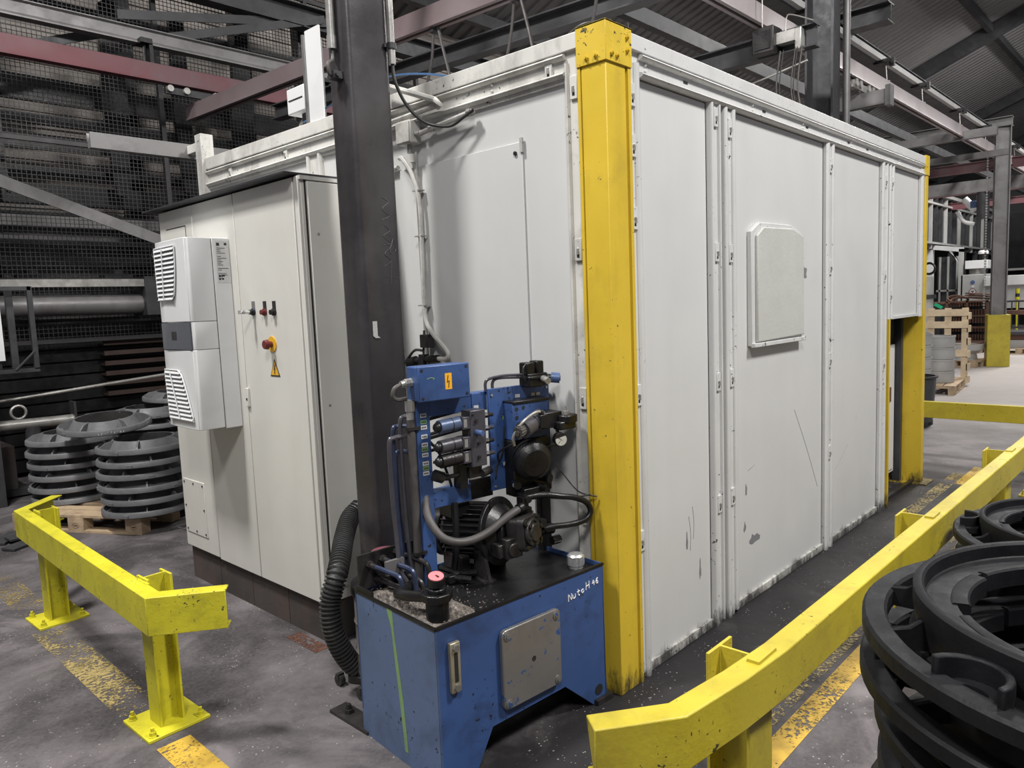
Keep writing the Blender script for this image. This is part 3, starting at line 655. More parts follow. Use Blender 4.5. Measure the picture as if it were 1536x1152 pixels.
MB(TM).cyl((.425, -.0215, .335), (.425, -.0235, .335), .010, 12).build('centre_hole', M['ink'], cp_)
sg = MB(TM).box(.046, .088, -.018, -.001, .340, .518).build('sight_gauge', M['brass'], H, bev=.003, label='brass oil level sight gauge')
MB(TM).box(.060, .075, -.0195, -.017, .378, .482).build('sight_glass', M['ink'], sg)
for z_ in (.500, .358): MB(TM).cyl((.067, -.018, z_), (.067, -.027, z_), .013, 6).build('gauge_nut', M['plate'], sg)
MB(TM).cyl((.802, -.001, .058), (.802, -.003, .058), .022, 18).build('lifting_hole', M['ink'], H)
MB(TM).box(.775, .87, -.02, .06, 0, .022).build('foot', M['oily'], H)
MB(TM).box(.04, .84, .12, .20, 0, .045).build('floor_channel', M['oily'], H)
MB(TM).box(.04, .84, .24, .50, 0, .03).build('drip_tray', M['black'], H)
# hand written words on the front
def handwrite(strokes, s0, z0, w_, h_, adv):
    mb = MB(TM); x = s0; z = z0
    for st in strokes:
        for line in st:
            mb.tube([(x+a*w_, -.0015, z+b_*h_+a*w_*.05) for a, b_ in line], .0021, 5, smooth=len(line) > 3, sub=4)
        x += adv[0]; z += adv[1]
    return mb
Nn = [[(0, 0), (.05, 1), (.7, .05), (.75, 1)]]
uu = [[(0, .6), (.05, .1), (.35, .0), (.6, .2), (.65, .6)]]
tt = [[(.3, 1), (.3, .2), (.5, 0), (.65, .1)], [(0, .62), (.65, .68)]]
oo = [[(.3, .6), (.05, .35), (.25, .05), (.6, .25), (.5, .55), (.3, .6)]]
HH = [[(0, 0), (.05, 1.1)], [(.7, .05), (.72, 1.15)], [(.02, .52), (.72, .6)]]
n4 = [[(.35, 1), (.0, .4), (.6, .45)], [(.5, .8), (.48, 0)]]
n6 = [[(.55, 1.05), (.15, .7), (.05, .25), (.3, .0), (.6, .2), (.45, .5), (.12, .4)]]
handwrite([[[(a, b) for a, b in Nn[0]]], uu, tt, oo], .640, .483, .024, .026, (.0245, .0035)).build('handwriting', M['wink'], H, label='handwritten white words Nuto H46')
handwrite([HH], .742, .500, .026, .027, (0, 0)).build('handwriting', M['wink'], H)
handwrite([n4, n6], .780, .507, .021, .022, (.021, .002)).build('handwriting', M['wink'], H)
# scraps, grit, small spots on the tray
gr = MB(TM); random.seed(5)
nx, ny = 22, 30; vs = []
for i in range(nx):
    for j in range(ny):
        s_ = .012+.21*i/(nx-1); d_ = .03+.46*j/(ny-1)
        e = min(i, nx-1-i, 4)/4*min(j, ny-1-j, 4)/4
        vs.append((s_, d_, .565+e*(.012*random.random()+.012*math.sin(j*.3)*.5+.006)))
gr.add(vs, [(i*ny+j, (i+1)*ny+j, (i+1)*ny+j+1, i*ny+j+1) for i in range(nx-1) for j in range(ny-1)])
for k in range(500):
    s_ = random.triangular(.01, .40, .08); d_ = random.uniform(.02, .49)
    if s_ > .24 and random.random() < .3: continue
    r = random.uniform(.0012, .0036)
    gr.cbox(0, 0, 0, r*2, r, r, tr(s_, d_, .578 if s_ < .2 else .568) @ rz(random.random()*3) @ rx(random.random()))
gr.build('metal_chips', M['grit'], H, kind='stuff', smooth=False)
# rear bulkhead with couplings
bk = MB(TM).box(.010, .27, .502, .512, .578, .715).build('bulkhead', M['oily'], H, label='grimy dark plate with pipe couplings')
MB(TM).box(.000, .010, .40, .512, .578, .60).build('bulkhead_edge', M['black'], H)
for i, (s_, z_) in enumerate([(.055, .672), (.115, .680), (.180, .692), (.085, .610), (.150, .628)]):
    MB(TM).cyl((s_, .502, z_), (s_, .478, z_), .016, 6).cyl((s_, .478, z_), (s_, .45, z_-.002), .012, 10).build('coupling', M['oily'], bk)
    e = (.10+.035*i, .30, .60) if i < 3 else (.15+.05*(i-3), .36, .575)
    MB(TM).tube([(s_, .46, z_), (s_+.01, .39, z_-.004), (s_+.03, .335, z_-.02), (s_+.035, .325, z_-.07), (s_+.035, .325, .575)], .010, 8).build('coupling_pipe', M['pipeb'] if i < 2 else M['oily'], bk)
MB(TM).box(.07, .15, .395, .41, .645, .70).build('pipe_clip', M['lsteel'], bk)
# filter with contamination gauge
fl = MB(TM).cyl((.075, .085, .566), (.075, .085, .640), .041, 20).build('return_filter', M['black'], H, bev=.003)
MB(TM).prism([(.075+.060*math.cos(a*PI/4+.3)*(1.0 if a % 2 else .93), .085+.055*math.sin(a*PI/4+.3)) for a in range(8)], 'z', .640, .668).cyl((.075, .085, .668), (.075, .085, .684), .034, 14).build('filter_head', M['black'], fl, bev=.004)
MB(TM).cyl((.075, .085, .684), (.075, .085, .700), .012, 10).cyl((.072, .082, .700), (.068, .074, .728), .031, 20).build('gauge_body', M['black'], fl)
MB(TM).cyl((.0681, .0743, .7275), (.0678, .0736, .7300), .027, 20).build('gauge_face', M['gred'], fl, label='pink round gauge face')
MB(TM).box(.066, .071, .060, .078, .7290, .7318, tr(0, 0, .0)).build('needle', M['ink'], fl)
MB(TM).tube([(.045, .12, .65), (.02+.01, .20, .635), (.045, .285, .615), (.10, .33, .60), (.16, .36, .60)], .020, 10).build('return_pipe', M['black'], H)
# chrome breather cap
bc = MB(TM); prof = [(.0, .0), (.030, .0), (.036, .004), (.036, .012)]
bc.cyl((.775, .082, .566), (.775, .082, .578), .030, 20)
bc.prism([(.775+(.036 if k % 2 else .031)*math.cos(k*PI/12), .082+(.036 if k % 2 else .031)*math.sin(k*PI/12)) for k in range(24)], 'z', .578, .616)
bc.cyl((.775, .082, .616), (.775, .082, .623), .035, 20, .028)
bc.build('filler_cap', M['chrome'], H, label='chrome knurled filler cap')
# blue carrying frame
fr = MB(FM).box(0, .060, 0, .045, .566, 1.300).build('frame_post', M['blue'], H, bev=.002)
MB(FM).box(.605, .655, .006, .045, .566, 1.300).build('frame_post', M['black'], H, bev=.002)
MB(FM).box(.060, .26, 0, .012, 1.232, 1.300).box(.0, .655, .012, .045, 1.285, 1.303).box(.26, .34, .012, .03, 1.225, 1.300).build('top_rail', M['blue'], H, bev=.0015)
MB(FM).box(.060, .235, 0, .012, .868, .937).box(.06, .62, .012, .045, .925, .937).build('lower_rail', M['blue'], H, bev=.0015)
MB(FM).box(.235, .345, .004, .016, .868, .950).build('bracket', M['black'], H, bev=.001)
MB(FM).box(.255, .300, -.004, .012, 1.19, 1.300).build('bracket', M['blue'], H, bev=.001)
pn = MB(FM).box(.335, .655, -.008, .006, .888, 1.312).build('valve_panel', M['blue'], H, bev=.0015)
for s_, z_ in ((.350, 1.285), (.350, .905), (.64, 1.29)): MB(FM).cyl((s_, -.008, z_), (s_, -.013, z_), .005, 8).build('panel_screw', M['galv'], pn)
def sticker(s0, s1, z0, z1, o_, mat, par, name='label_plate'): return MB(FM).box(s0, s1, o_-.0015, o_, z0, z1).build(name, mat, par, smooth=False)
for i, (z_, g) in enumerate([(1.232, 0), (1.207, 1), (1.186, 0), (1.150, 0), (1.118, 0), (1.100, 1), (1.078, 0), (1.045, 0), (1.026, 1), (1.006, 0)]):
    lb = sticker(.017, .044, z_, z_+.016, 0, M['greenp'] if g else M['label'], fr)
    for q in range(3): MB(FM).box(.021+.007*q, .0255+.007*q, -.0022, -.0015, z_+.005, z_+.011).build('print_mark', M['ink'], lb, smooth=False)
sticker(.40, .425, 1.178, 1.195, -.008, M['greenp'], pn); sticker(.47, .495, 1.262, 1.276, -.008, M['label'], pn); sticker(.395, .42, .985, 1.0, -.008, M['label'], pn)
sticker(.262, .285, 1.236, 1.252, -.004, M['label'], H)
for q in range(6): sticker(.555+.028*(q % 2), .575+.028*(q % 2), 1.225+.018*(q//2), 1.237+.018*(q//2), -.008, M['brass'], pn)
# terminal box
tb = MB(FM).box(-.016, .210, -.045, .032, 1.300, 1.432).build('terminal_box', M['blue'], H, bev=.006)
MB(FM).box(-.018, .212, -.062, -.045, 1.298, 1.434).build('box_lid', M['blue'], tb, bev=.005)
for s_, z_ in ((-.002, 1.418), (.196, 1.420), (-.002, 1.312), (.196, 1.314)): MB(FM).cyl((s_, -.062, z_), (s_, -.0635, z_), .006, 10).build('lid_screw', M['ink'], tb)
os_ = sticker(.098, .128, 1.338, 1.400, -.062, M['org'], tb, 'hazard_sticker'); os_['label'] = 'orange sticker with a black lightning mark'
zz = [(.112, 1.392), (.107, 1.365), (.116, 1.372), (.112, 1.345)]
MB(FM).tube([(a, -.0642, b_) for a, b_ in zz], .0018, 4, smooth=False).build('lightning_mark', M['ink'], os_)
sc_ = MB(FM); sc_.tube([(.018, -.0625, 1.384), (.035, -.0625, 1.388), (.052, -.0625, 1.385), (.045, -.0625, 1.381)], .0014, 4); sc_.build('scratch', M['greenp'], tb)
MB(FM).cyl((-.016, -.005, 1.373), (-.046, -.005, 1.371), .017, 8).cyl((-.046, -.005, 1.371), (-.062, -.005, 1.369), .013, 12).build('gland', M['galv'], tb)
MB(FM).tube([(-.06, -.005, 1.369), (-.088, -.003, 1.355), (-.095, 0, 1.328), (-.075, .003, 1.312), (-.035, .006, 1.312)], .0085, 8).build('cable', M['hose'], tb)
# vertical conduit beside the post
vc = MB(FM).cyl((-.020, .010, .566), (-.020, .010, 1.23), .0165, 12).build('riser_tube', M['hose'], H)
MB(FM).cyl((-.020, .010, 1.23), (-.020, .010, 1.262), .015, 10).cyl((-.020, .010, 1.262), (-.020, .010, 1.305), .019, 8).build('riser_gland', M['galv'], vc)
for z_ in (1.19, .70): MB(FM).box(-.042, .012, -.010, .012, z_, z_+.012).build('riser_clamp', M['oily'], vc)
for i, (a, b_, zt) in enumerate([(-.055, .03, 1.24), (-.080, .045, 1.205), (-.105, .03, 1.165), (-.058, .075, 1.10)]):
    MB(FM).tube([(-.02, .025, zt), (a+.02, b_, zt), (a, b_, zt-.03), (a+.006, b_+.01, zt-.25), (a+.012, b_+.01, .80), (a+.01, b_-.01, .66), (a+.03, b_-.03, .60)], .009, 8).build('steel_pipe', M['pipeb'] if i % 2 else M['greyc'], H)
# solenoid valves, three in a row, and manifold
mf = MB(FM).box(.190, .262, -.085, -.02, 1.022, 1.246).build('manifold', M['greyc'], H, bev=.003)
for i, (z_, mt) in enumerate([(1.196, 'bluec'), (1.118, 'greyc'), (1.062, 'oily')]):
    v_ = MB(FM).cyl((.062, -.058, z_), (.155, -.054, z_+.004), .0265, 18).build('solenoid', M[mt], H)
    MB(FM).cyl((.116, -.056, z_+.002), (.119, -.056, z_+.002), .0275, 18).build('solenoid_band', M['oily'], v_)
    MB(FM).sphere((.058, -.058, z_), .020, 12, 8).build('solenoid_cap', M['black'], v_)
    MB(FM).box(.155, .192, -.082, -.03, z_-.020, z_+.028).build('valve_body', M['greyc'], v_, bev=.002)
    MB(FM).box(.160, .175, -.084, -.075, z_-.012, z_+.02).build('valve_plate', M['galv'], v_)
for s_, z_, r in ((.215, 1.205, .008), (.222, 1.115, .007), (.222, 1.06, .007), (.20, 1.23, .004)):
    MB(FM).cyl((s_, -.085, z_), (s_, -.094, z_), r, 6).build('bolt', M['oily'], mf)
MB(FM).cyl((.215, -.085, 1.160), (.222, -.120, 1.158), .011, 12).build('adjuster_cap', M['bluep'], mf)
for k in range(4): MB(FM).cyl((.262, -.05, 1.215-.052*k), (.292, -.05, 1.215-.052*k), .012, 6).cyl((.292, -.05, 1.215-.052*k), (.325, -.04, 1.213-.052*k), .009, 8).build('fitting', M['greyc'] if k % 2 else M['oily'], mf)
for k, z_ in enumerate((1.226, 1.15, 1.165, 1.10, 1.225)):
    MB(FM).tube([(.03, .02, z_-.01), (.15, .02, z_+.004), (.30, .015, z_+.02)], .007, 6).build('cross_pipe', M['black'], H)
MB(FM).tube([(.062, .01, 1.13), (.10, .01, 1.08), (.14, .01, .97), (.155, .02, .93)], .006, 6).tube([(.07, .01, 1.05), (.13, -.02, 1.03)], .006, 6).build('cable', M['rub'], H)
MB(FM).cyl((.055, -.02, 1.005), (.090, -.02, .99), .024, 10).cyl((.090, -.02, .99), (.115, -.02, .988), .014, 10).tube([(.115, -.02, .988), (.16, -.03, .992), (.20, -.03, 1.0)], .009, 8).cbox(.225, -.04, .995, .06, .03, .045).cyl((.25, -.06, .985), (.30, -.045, .99), .017, 10).build('elbow_fitting', M['oily'], H)
MB(FM).cbox(.175, -.02, .985, .035, .05, .10).build('small_block', M['black'], H)
# upper right valve with blue cap, bent pipes
uv = MB(FM).box(.50, .60, -.07, .0, 1.305, 1.362).build('pilot_valve', M['black'], H, bev=.005)
MB(FM).box(.498, .542, -.06, -.005, 1.355, 1.408).box(.552, .590, -.06, -.005, 1.355, 1.412).prism([(.59, 1.40), (.59, 1.34), (.645, 1.34), (.62, 1.37)][0:0] or rrect(.498, .60, -.075, .0, .012), 'z', 1.335, 1.352).build('coil', M['black'], uv, bev=.006)
MB(FM).cyl((.57, -.075, 1.338), (.565, -.115, 1.330), .014, 12).build('port', M['galv'], uv)
MB(FM).cyl((.60, -.055, 1.340), (.625, -.075, 1.337), .015, 12).build('neck', M['black'], uv)
MB(FM).cyl((.618, -.070, 1.338), (.645, -.095, 1.334), .022, 18).cyl((.645, -.095, 1.334), (.647, -.097, 1.334), .012, 12).build('knob', M['bluep'], uv, label='blue turning knob')
for k in range(2):
    MB(FM).tube([(.335+.035*k, .01, 1.30), (.335+.035*k, .01, 1.335-.004*k), (.352+.03*k, .005, 1.352-.004*k), (.42, -.01, 1.360-.008*k), (.505, -.03, 1.357-.010*k)], .0065, 8).build('bent_pipe', M['greyc'], H)
MB(FM).tube([(.50, -.05, 1.40), (.487, -.05, 1.385), (.487, -.05, 1.35), (.50, -.05, 1.33)], .004, 6).build('wire', M['rub'], uv)
# proportional valve block
bl = MB(FM).box(.405, .590, -.075, -.008, 1.095, 1.252).build('valve_block', M['blue'], H, bev=.004)
MB(FM).box(.405, .60, -.08, -.0, 1.245, 1.257).build('block_cap', M['black'], bl, bev=.002)
for s_, z_ in ((.425, 1.225), (.46, 1.228), (.425, 1.19)): MB(FM).cyl((s_, -.075, z_), (s_, -.077, z_), .008, 10).build('port_hole', M['ink'], bl)
va = thing_axis = MB(FM).cyl((.395, -.150, 1.150), (.46, -.128, 1.165), .036, 20).cyl((.46, -.128, 1.165), (.52, -.11, 1.18), .040, 20).build('proportional_valve', M['greyc'], H)
kn = MB(FM)
for k in range(14):
    a = 2*PI*k/14; kn.cyl((.365, -.158+.024*math.cos(a), 1.145+.024*math.sin(a)), (.392, -.149+.024*math.cos(a), 1.151+.024*math.sin(a)), .0045, 6)
kn.cyl((.362, -.160, 1.143), (.397, -.149, 1.151), .024, 18).cyl((.356, -.162, 1.142), (.363, -.160, 1.143), .010, 12)
kn.build('adjusting_knob', M['hose'], va, label='ribbed grey adjusting knob')
MB(FM).box(.50, .60, -.155, -.075, 1.140, 1.205).cbox(.488, -.155, 1.175, .035, .03, .055).cyl((.488, -.155, 1.20), (.488, -.155, 1.222), .012, 10).build('valve_housing', M['black'], va, bev=.006)
MB(FM).prism(rrect(.575, .660, -.20, -.135, .030), 'z', 1.155, 1.190).box(.56, .645, -.19, -.14, 1.13, 1.165).build('end_housing', M['black'], va, bev=.006)
MB(FM).cyl((.612, -.165, 1.190), (.612, -.165, 1.204), .013, 10).cyl((.612, -.165, 1.204), (.612, -.165, 1.224), .004, 8).build('bleed_screw', M['galv'], va)
MB(FM).tube([(.365, -.13, 1.09), (.355, -.14, 1.13), (.385, -.165, 1.185), (.44, -.17, 1.215), (.488, -.155, 1.215)], .006, 8).build('silver_cable', M['galv'], va)
MB(FM).tube([(.365, -.13, 1.10), (.34, -.06, 1.06), (.36, -.02, 1.02)], .004, 6).tube([(.40, -.02, 1.15), (.385, -.02, 1.05), (.36, -.015, 1.0), (.345, -.02, .95)], .0035, 6).build('wire', M['rub'], H)
ga = MB(FM).cyl((.572, -.16, 1.095), (.564, -.185, 1.092), .028, 24).cyl((.575, -.15, 1.12), (.575, -.15, 1.15), .008, 8).build('pressure_gauge', M['oily'], H)
MB(FM).cyl((.5642, -.1845, 1.092), (.5636, -.1862, 1.092), .0245, 24).build('dial', M['gwhite'], ga, label='pale dial with crossed needles')
MB(FM).tube([(.578, -.189, 1.106), (.552, -.183, 1.078)], .0011, 4).tube([(.552, -.183, 1.102), (.576, -.189, 1.082)], .0011, 4).build('needle', M['ink'], ga)
# black filter housing facing the room, oily plate under it
MB(FM).box(.40, .60, -.075, -.008, .86, 1.095).build('adapter_block', M['black'], H, bev=.006)
bd = MB(FM).cyl((.475, -.075, 1.020), (.455, -.140, 1.010), .080, 28).cyl((.455, -.140, 1.010), (.450, -.160, 1.007), .080, 28, .055).build('filter_drum', M['black'], H, bev=.003)
MB(FM).cyl((.468, -.095, 1.017), (.465, -.105, 1.015), .084, 28).build('clamp_band', M['black'], bd)
for q_ in (((.53, -.06, .93), (.545, -.13, .925), .02), ((.50, -.06, .90), (.50, -.16, .89), .012), ((.41, -.06, .92), (.39, -.11, .918), .016), ((.42, -.06, .88), (.405, -.16, .865), .014)):
    MB(FM).cyl(q_[0], q_[1], q_[2], 10).build('screw_fitting', M['black'], H)
MB(FM).box(.55, .62, -.10, -.03, 1.05, 1.056).build('thin_lug', M['black'], H)
MB(FM).cbox(.47, -.10, .885, .12, .05, .03).build('connector_block', M['black'], H, bev=.003)
MB(FM).cyl((.388, -.09, .918), (.386, -.095, .918), .010, 10).build('port_plug', M['galv'], H)
# motor, bell housing and pump
ax0 = Vector((.235, .15, .715)); ax1 = Vector((.315, -.055, .735))
mo = MB(FM)
mo.cyl(ax0, ax1, .096, 28)
d = (ax1-ax0).normalized(); T_ = d.to_track_quat('Z', 'Y').to_matrix().to_4x4()
for k in range(30):
    a = 2*PI*k/30; MM = Matrix.Translation(ax0) @ T_ @ rz(a)
    mo.box(.092, .118, -.0022, .0022, .012, (ax1-ax0).length-.01, MM)
mo.build('motor', M['oily'], H, smooth=False)
MB(FM).cyl(ax0-d*.05, ax0, .112, 24).build('fan_cover', M['black'], H, bev=.004)
MB(FM).cyl(ax1, ax1+d*.016, .140, 32).cyl(ax1+d*.016, ax1+d*.05, .115, 28, .078).cyl(ax1+d*.05, ax1+d*.075, .078, 24).build('bell_housing', M['black'], H, bev=.003)
MB(FM).box(.15, .24, .02, .12, .80, .86).build('motor_terminal_box', M['black'], H, bev=.006)
for a in (-.09, .09): MB(FM).box(.27+a-.02, .27+a+.02, -.02, .12, .566, .65).build('motor_foot', M['oily'], H, bev=.003)
fb = MB(FM).cyl((.215, -.12, .566), (.215, -.12, .574), .024, 12).cyl((.215, -.12, .574), (.215, -.12, .584), .013, 6).prism([(.185, -.135), (.245, -.135), (.25, -.03), (.20, -.03)], 'z', .566, .571)
fb.build('foot_bolt', M['oily'], H)
MB(FM).prism([(-.135, .575), (-.03, .575), (-.045, .72), (-.095, .72)], 'x', .208, .222).build('foot_gusset', M['oily'], H)
pc = ax1+d*.08
PM = FM @ Matrix.Translation(pc) @ T_
pm = MB(PM).prism(rrect(-.055, .055, -.060, .060, .016), 'z', 0, .05).prism(rrect(-.062, .062, -.066, .066, .02), 'z', .05, .085).cyl((0, 0, .085), (0, 0, .100), .056, 28).build('pump', M['oily'], H, bev=.004)
MB(PM).cyl((0, 0, .100), (0, 0, .108), .040, 20, .034).build('pump_cover', M['oily'], pm, bev=.002)
for a in range(6):
    t = a*PI/3+.3; MB(PM).cyl((.048*math.cos(t), .048*math.sin(t), .100), (.048*math.cos(t), .048*math.sin(t), .109), .008, 8).build('socket_screw', M['black'], pm)
for a in range(4):
    t = a*PI/2+.8; MB(PM).cyl((.070*math.cos(t), .070*math.sin(t), .085), (.070*math.cos(t), .070*math.sin(t), .096), .010, 8).build('socket_screw', M['black'], pm)
MB(FM).box(.265, .345, -.185, -.11, .655, .735).cyl((.305, -.185, .69), (.300, -.20, .69), .030, 20).box(.24, .27, -.17, -.12, .66, .715).build('compensator', M['oily'], H, bev=.004)
MB(FM).cyl((.36, -.13, .80), (.36, -.13, .825), .016, 8).cyl((.27, -.08, .845), (.27, -.08, .87), .007, 6).cbox(.44, -.19, .77, .03, .03, .03).cyl((.46, -.15, .73), (.53, -.15, .72), .022, 10).cyl((.50, -.18, .68), (.54, -.18, .68), .018, 10).build('pump_fittings', M['black'], H)
hz = MB(FM).tube([(.030, .02, .93), (.012, -.03, .85), (.030, -.08, .785), (.075, -.105, .755), (.14, -.12, .748), (.215, -.13, .765), (.28, -.14, .800), (.335, -.145, .825), (.365, -.142, .832)], .0165, 12).build('suction_hose', M['hose'], H)
MB(FM).cyl((.362, -.142, .831), (.385, -.138, .836), .022, 10).cbox(.395, -.13, .84, .03, .04, .07).prism([(.375, .84), (.42, .84), (.43, .78), (.37, .78)][0:0] or rrect(.37, .43, -.15, -.10, .01), 'z', .77, .83).build('hose_fitting', M['black'], hz)
MB(FM).tube([(.41, -.14, .87), (.46, -.19, .882), (.52, -.22, .870), (.585, -.235, .855), (.640, -.245, .825), (.655, -.25, .785), (.625, -.245, .755), (.56, -.225, .745), (.50, -.20, .745), (.46, -.18, .74)], .0125, 10).build('pressure_hose', M['black'], H)
MB(FM).tube([(.585, -.12, .98), (.60, -.16, .93), (.615, -.20, .885), (.64, -.22, .86), (.685, -.26, .845)], .0035, 6).tube([(.45, -.16, .87), (.55, -.22, .856), (.655, -.25, .857)], .004, 6).build('loose_wire', M['rub'], H)
MB(FM).tube([(.40, -.10, .86), (.405, -.10, .82), (.42, -.10, .84), (.425, -.1, .87)], .003, 6).tube([(.47, -.05, .86), (.475, -.05, .80)], .003, 6).cyl((.475, -.05, .80), (.49, -.07, .775), .010, 8).build('chain', M['black'], H)
MB(FM).tube([(.14, -.02, .88), (.135, -.03, .80), (.13, -.03, .70), (.125, -.02, .62), (.11, -.02, .59)], .014, 8).tube([(.08, .02, .62), (.13, -.03, .60), (.20, -.06, .59)], .013, 8).tube([(.07, -.03, .60), (.15, -.10, .585)], .012, 8).build('drain_pipe', M['black'], H)
for k in range(5):
    MB(FM).cbox(.09+.03*k, -.05+.012*k, .59, .035, .03, .03).build('clamp_block', M['black'], H, bev=.003)

# ------------------------------------------------------------------ drum on castors with ribbed hose, behind the tank
V = thing('waste_drum', (-.57, .84, 0), 'grimy grey drum on a castor dolly behind the blue tank', 'drum')
MB().lathe([(.0, .09), (.138, .09), (.145, .11), (.145, .20), (.150, .21), (.145, .22), (.145, .33), (.150, .34), (.145, .35), (.145, .46), (.0, .46)], 28, M=tr(-.575, .80, 0)).build('body', M['drum'], V)
MB().lathe([(.0, .46), (.155, .46), (.158, .475), (.155, .50), (.13, .51), (0, .51)], 28, M=tr(-.575, .80, 0)).build('lid_ring', M['black'], V)
MB().lathe([(.0, .50), (.10, .50), (.095, .58), (.06, .62), (0, .63)], 20, M=tr(-.56, .82, 0)).build('motor_head', M['drumr'], V, label='faded pink suction head')
MB(tr(-.60, .96, 0) @ rz(.5)).prism(rrect(-.14, .14, -.25, .03, .03), 'z', .055, .09).build('dolly', M['oily'], V, bev=.004)
for p in ((-.70, 1.02), (-.71, .84), (-.52, .75)): MB().cyl((p[0]-.012, p[1], .026), (p[0]+.012, p[1], .026), .026, 14).box(p[0]-.016, p[0]+.016, p[1]-.01, p[1]+.01, .03, .057).build('castor', M['rub'], V)
hp = [(-.38, 1.25, .70), (-.45, 1.235, .665), (-.56, 1.13, .615), (-.655, 1.02, .575), (-.725, .95, .53), (-.765, .95, .43), (-.772, .94, .33), (-.745, .93, .22), (-.69, .915, .12), (-.62, .895, .075)]
rh = MB(); rh.tube(hp, lambda t: .047, 14, sub=4)
def resample(pts, n):
    q = []; P = [Vector(pts[0])*2-Vector(pts[1])]+[Vector(p) for p in pts]+[Vector(pts[-1])*2-Vector(pts[-2])]
    for i in range(1, len(P)-2):
        for k in range(20):
            t = k/20; a, b, c, d_ = P[i-1], P[i], P[i+1], P[i+2]
            q.append(0.5*((2*b)+(c-a)*t+(2*a-5*b+4*c-d_)*t*t+(3*b-a-3*c+d_)*t**3))
    q.append(Vector(pts[-1])); S = [0]
    for i in range(1, len(q)): S.append(S[-1]+(q[i]-q[i-1]).length)
    out = []; j = 0
    for k in range(n):
        s_ = S[-1]*k/(n-1)
        while j < len(S)-2 and S[j+1] < s_: j += 1
        t = (s_-S[j])/max(1e-9, S[j+1]-S[j]); out.append(q[j].lerp(q[j+1], t))
    return out
rp = resample(hp, 240); rh = MB(); cnt = [0]
rh.tube(rp, lambda t: .042+.005*(1 if int(round(t*239)) % 4 < 2 else -1), 14, smooth=False)
tag(rh.build('ribbed_hose', M['rub'], None, ang=60), 'black ribbed suction hose looping down beside the blue tank', 'hose')

# ------------------------------------------------------------------ yellow barriers
def sweep(mb, path, prof):
    path = [Vector((p[0], p[1], 0)) for p in path]; n = len(prof); N_ = len(path)
    for i, p in enumerate(path):
        d0 = (path[i]-path[i-1]).normalized() if i else (path[1]-path[0]).normalized()
        d1 = (path[i+1]-path[i]).normalized() if i < N_-1 else d0
        n0 = Vector((-d0.y, d0.x, 0)); n1 = Vector((-d1.y, d1.x, 0)); m_ = (n0+n1).normalized(); m_ /= max(.3, m_.dot(n0))
        mb.v += [mb.M @ (p+m_*a+Vector((0, 0, z))) for a, z in prof]
    for i in range(N_-1):
        for k in range(n): mb.f.append((i*n+k, (i+1)*n+k, (i+1)*n+(k+1) % n, i*n+(k+1) % n))
    mb.f.append(tuple(range(n))); mb.f.append(tuple((N_-1)*n+k for k in reversed(range(n))))
    return mb
def Cprof(z0, z1, dep, t=.008): return [(0, z0), (0, z1), (dep, z1), (dep, z1-t), (t, z1-t), (t, z0+t), (dep, z0+t), (dep, z0)]
def post(par, cx, cy, b, h, zt, flange_dir, plate, ang=0, pm='bar'):
    """H section post; flange_dir 'x': flanges face +-x"""
    MM = tr(cx, cy, 0) @ rz(ang) @ (rz(PI/2) if flange_dir == 'x' else Matrix.Identity(4))
    p = MB(MM).prism(Hpoly(b, h, .008, .010), 'z', .012, zt).build('post', M[pm], par, bev=.0015)
    px, py, s_ = plate
    PMx = tr(px, py, 0) @ rz(ang)
    bp = MB(PMx).box(-s_/2, s_/2, -s_/2, s_/2, 0, .013).build('base_plate', M[pm], par, bev=.002)
    for sx_ in (-1, 1):
        for sy_ in (-1, 1):
            q = s_/2-.028
            MB(PMx).cyl((sx_*q, sy_*q, .013), (sx_*q, sy_*q, .017), .018, 12).cyl((sx_*q, sy_*q, .017), (sx_*q, sy_*q, .032), .0135, 6).cyl((sx_*q, sy_*q, .032), (sx_*q, sy_*q, .048), .0075, 8).build('anchor_bolt', M[pm], bp)
    return p
L1 = thing('barrier', (-1.33, 2.1, 0), 'short yellow steel guard barrier with two posts on the left', 'guard rail')
sweep(MB(), [(-1.15, 3.33), (-1.40, 3.10), (-1.445, 1.12), (-1.215, .95)], Cprof(.468, .618, .065)).build('rail', M['bar'], L1, bev=.003)
post(L1, -1.325, 1.335, .10, .10, .628, 'x', (-1.325, 1.345, .25), .03)
post(L1, -1.285, 2.93, .10, .10, .63, 'x', (-1.285, 2.93, .25), .03)
for y in (1.31, 2.9): MB().box(-1.385, -1.372, y-.05, y+.05, .59, .62).build('weld_cleat', M['bar'], L1)
L2 = thing('barrier', (1.5, -.85, 0), 'long yellow guard barrier along the enclosure with bent near end', 'guard rail')
sweep(MB(), [(-1.135, -.727), (-.95, -.862), (-.70, -.893), (-.48, -.908), (1.2, -.922), (3.0, -.94), (5.05, -.95)], Cprof(.52, .66, .07)).build('rail', M['bar2'], L2, bev=.004)
for x, y in ((-.555, -.80), (1.115, -.815), (2.80, -.825), (4.50, -.835)): post(L2, x, y, .14, .13, .655, 'y', (x, y+.01, .25), pm='bar2'); MB().box(x-.055, x+.055, y-.065-.02, y-.05, .645, .668).build('weld_cleat', M['bar2'], L2)
L3 = thing('barrier', (5.46, -.6, 0), 'yellow guard rail crossing the aisle beyond the enclosure', 'guard rail')
sweep(MB(), [(5.42, .55), (5.42, -2.4)], Cprof(.41, .565, .07)).build('rail', M['bar2'], L3, bev=.003)
for y in (.45, -2.2): post(L3, 5.49, y, .10, .10, .56, 'x', (5.50, y, .25), pm='bar2')
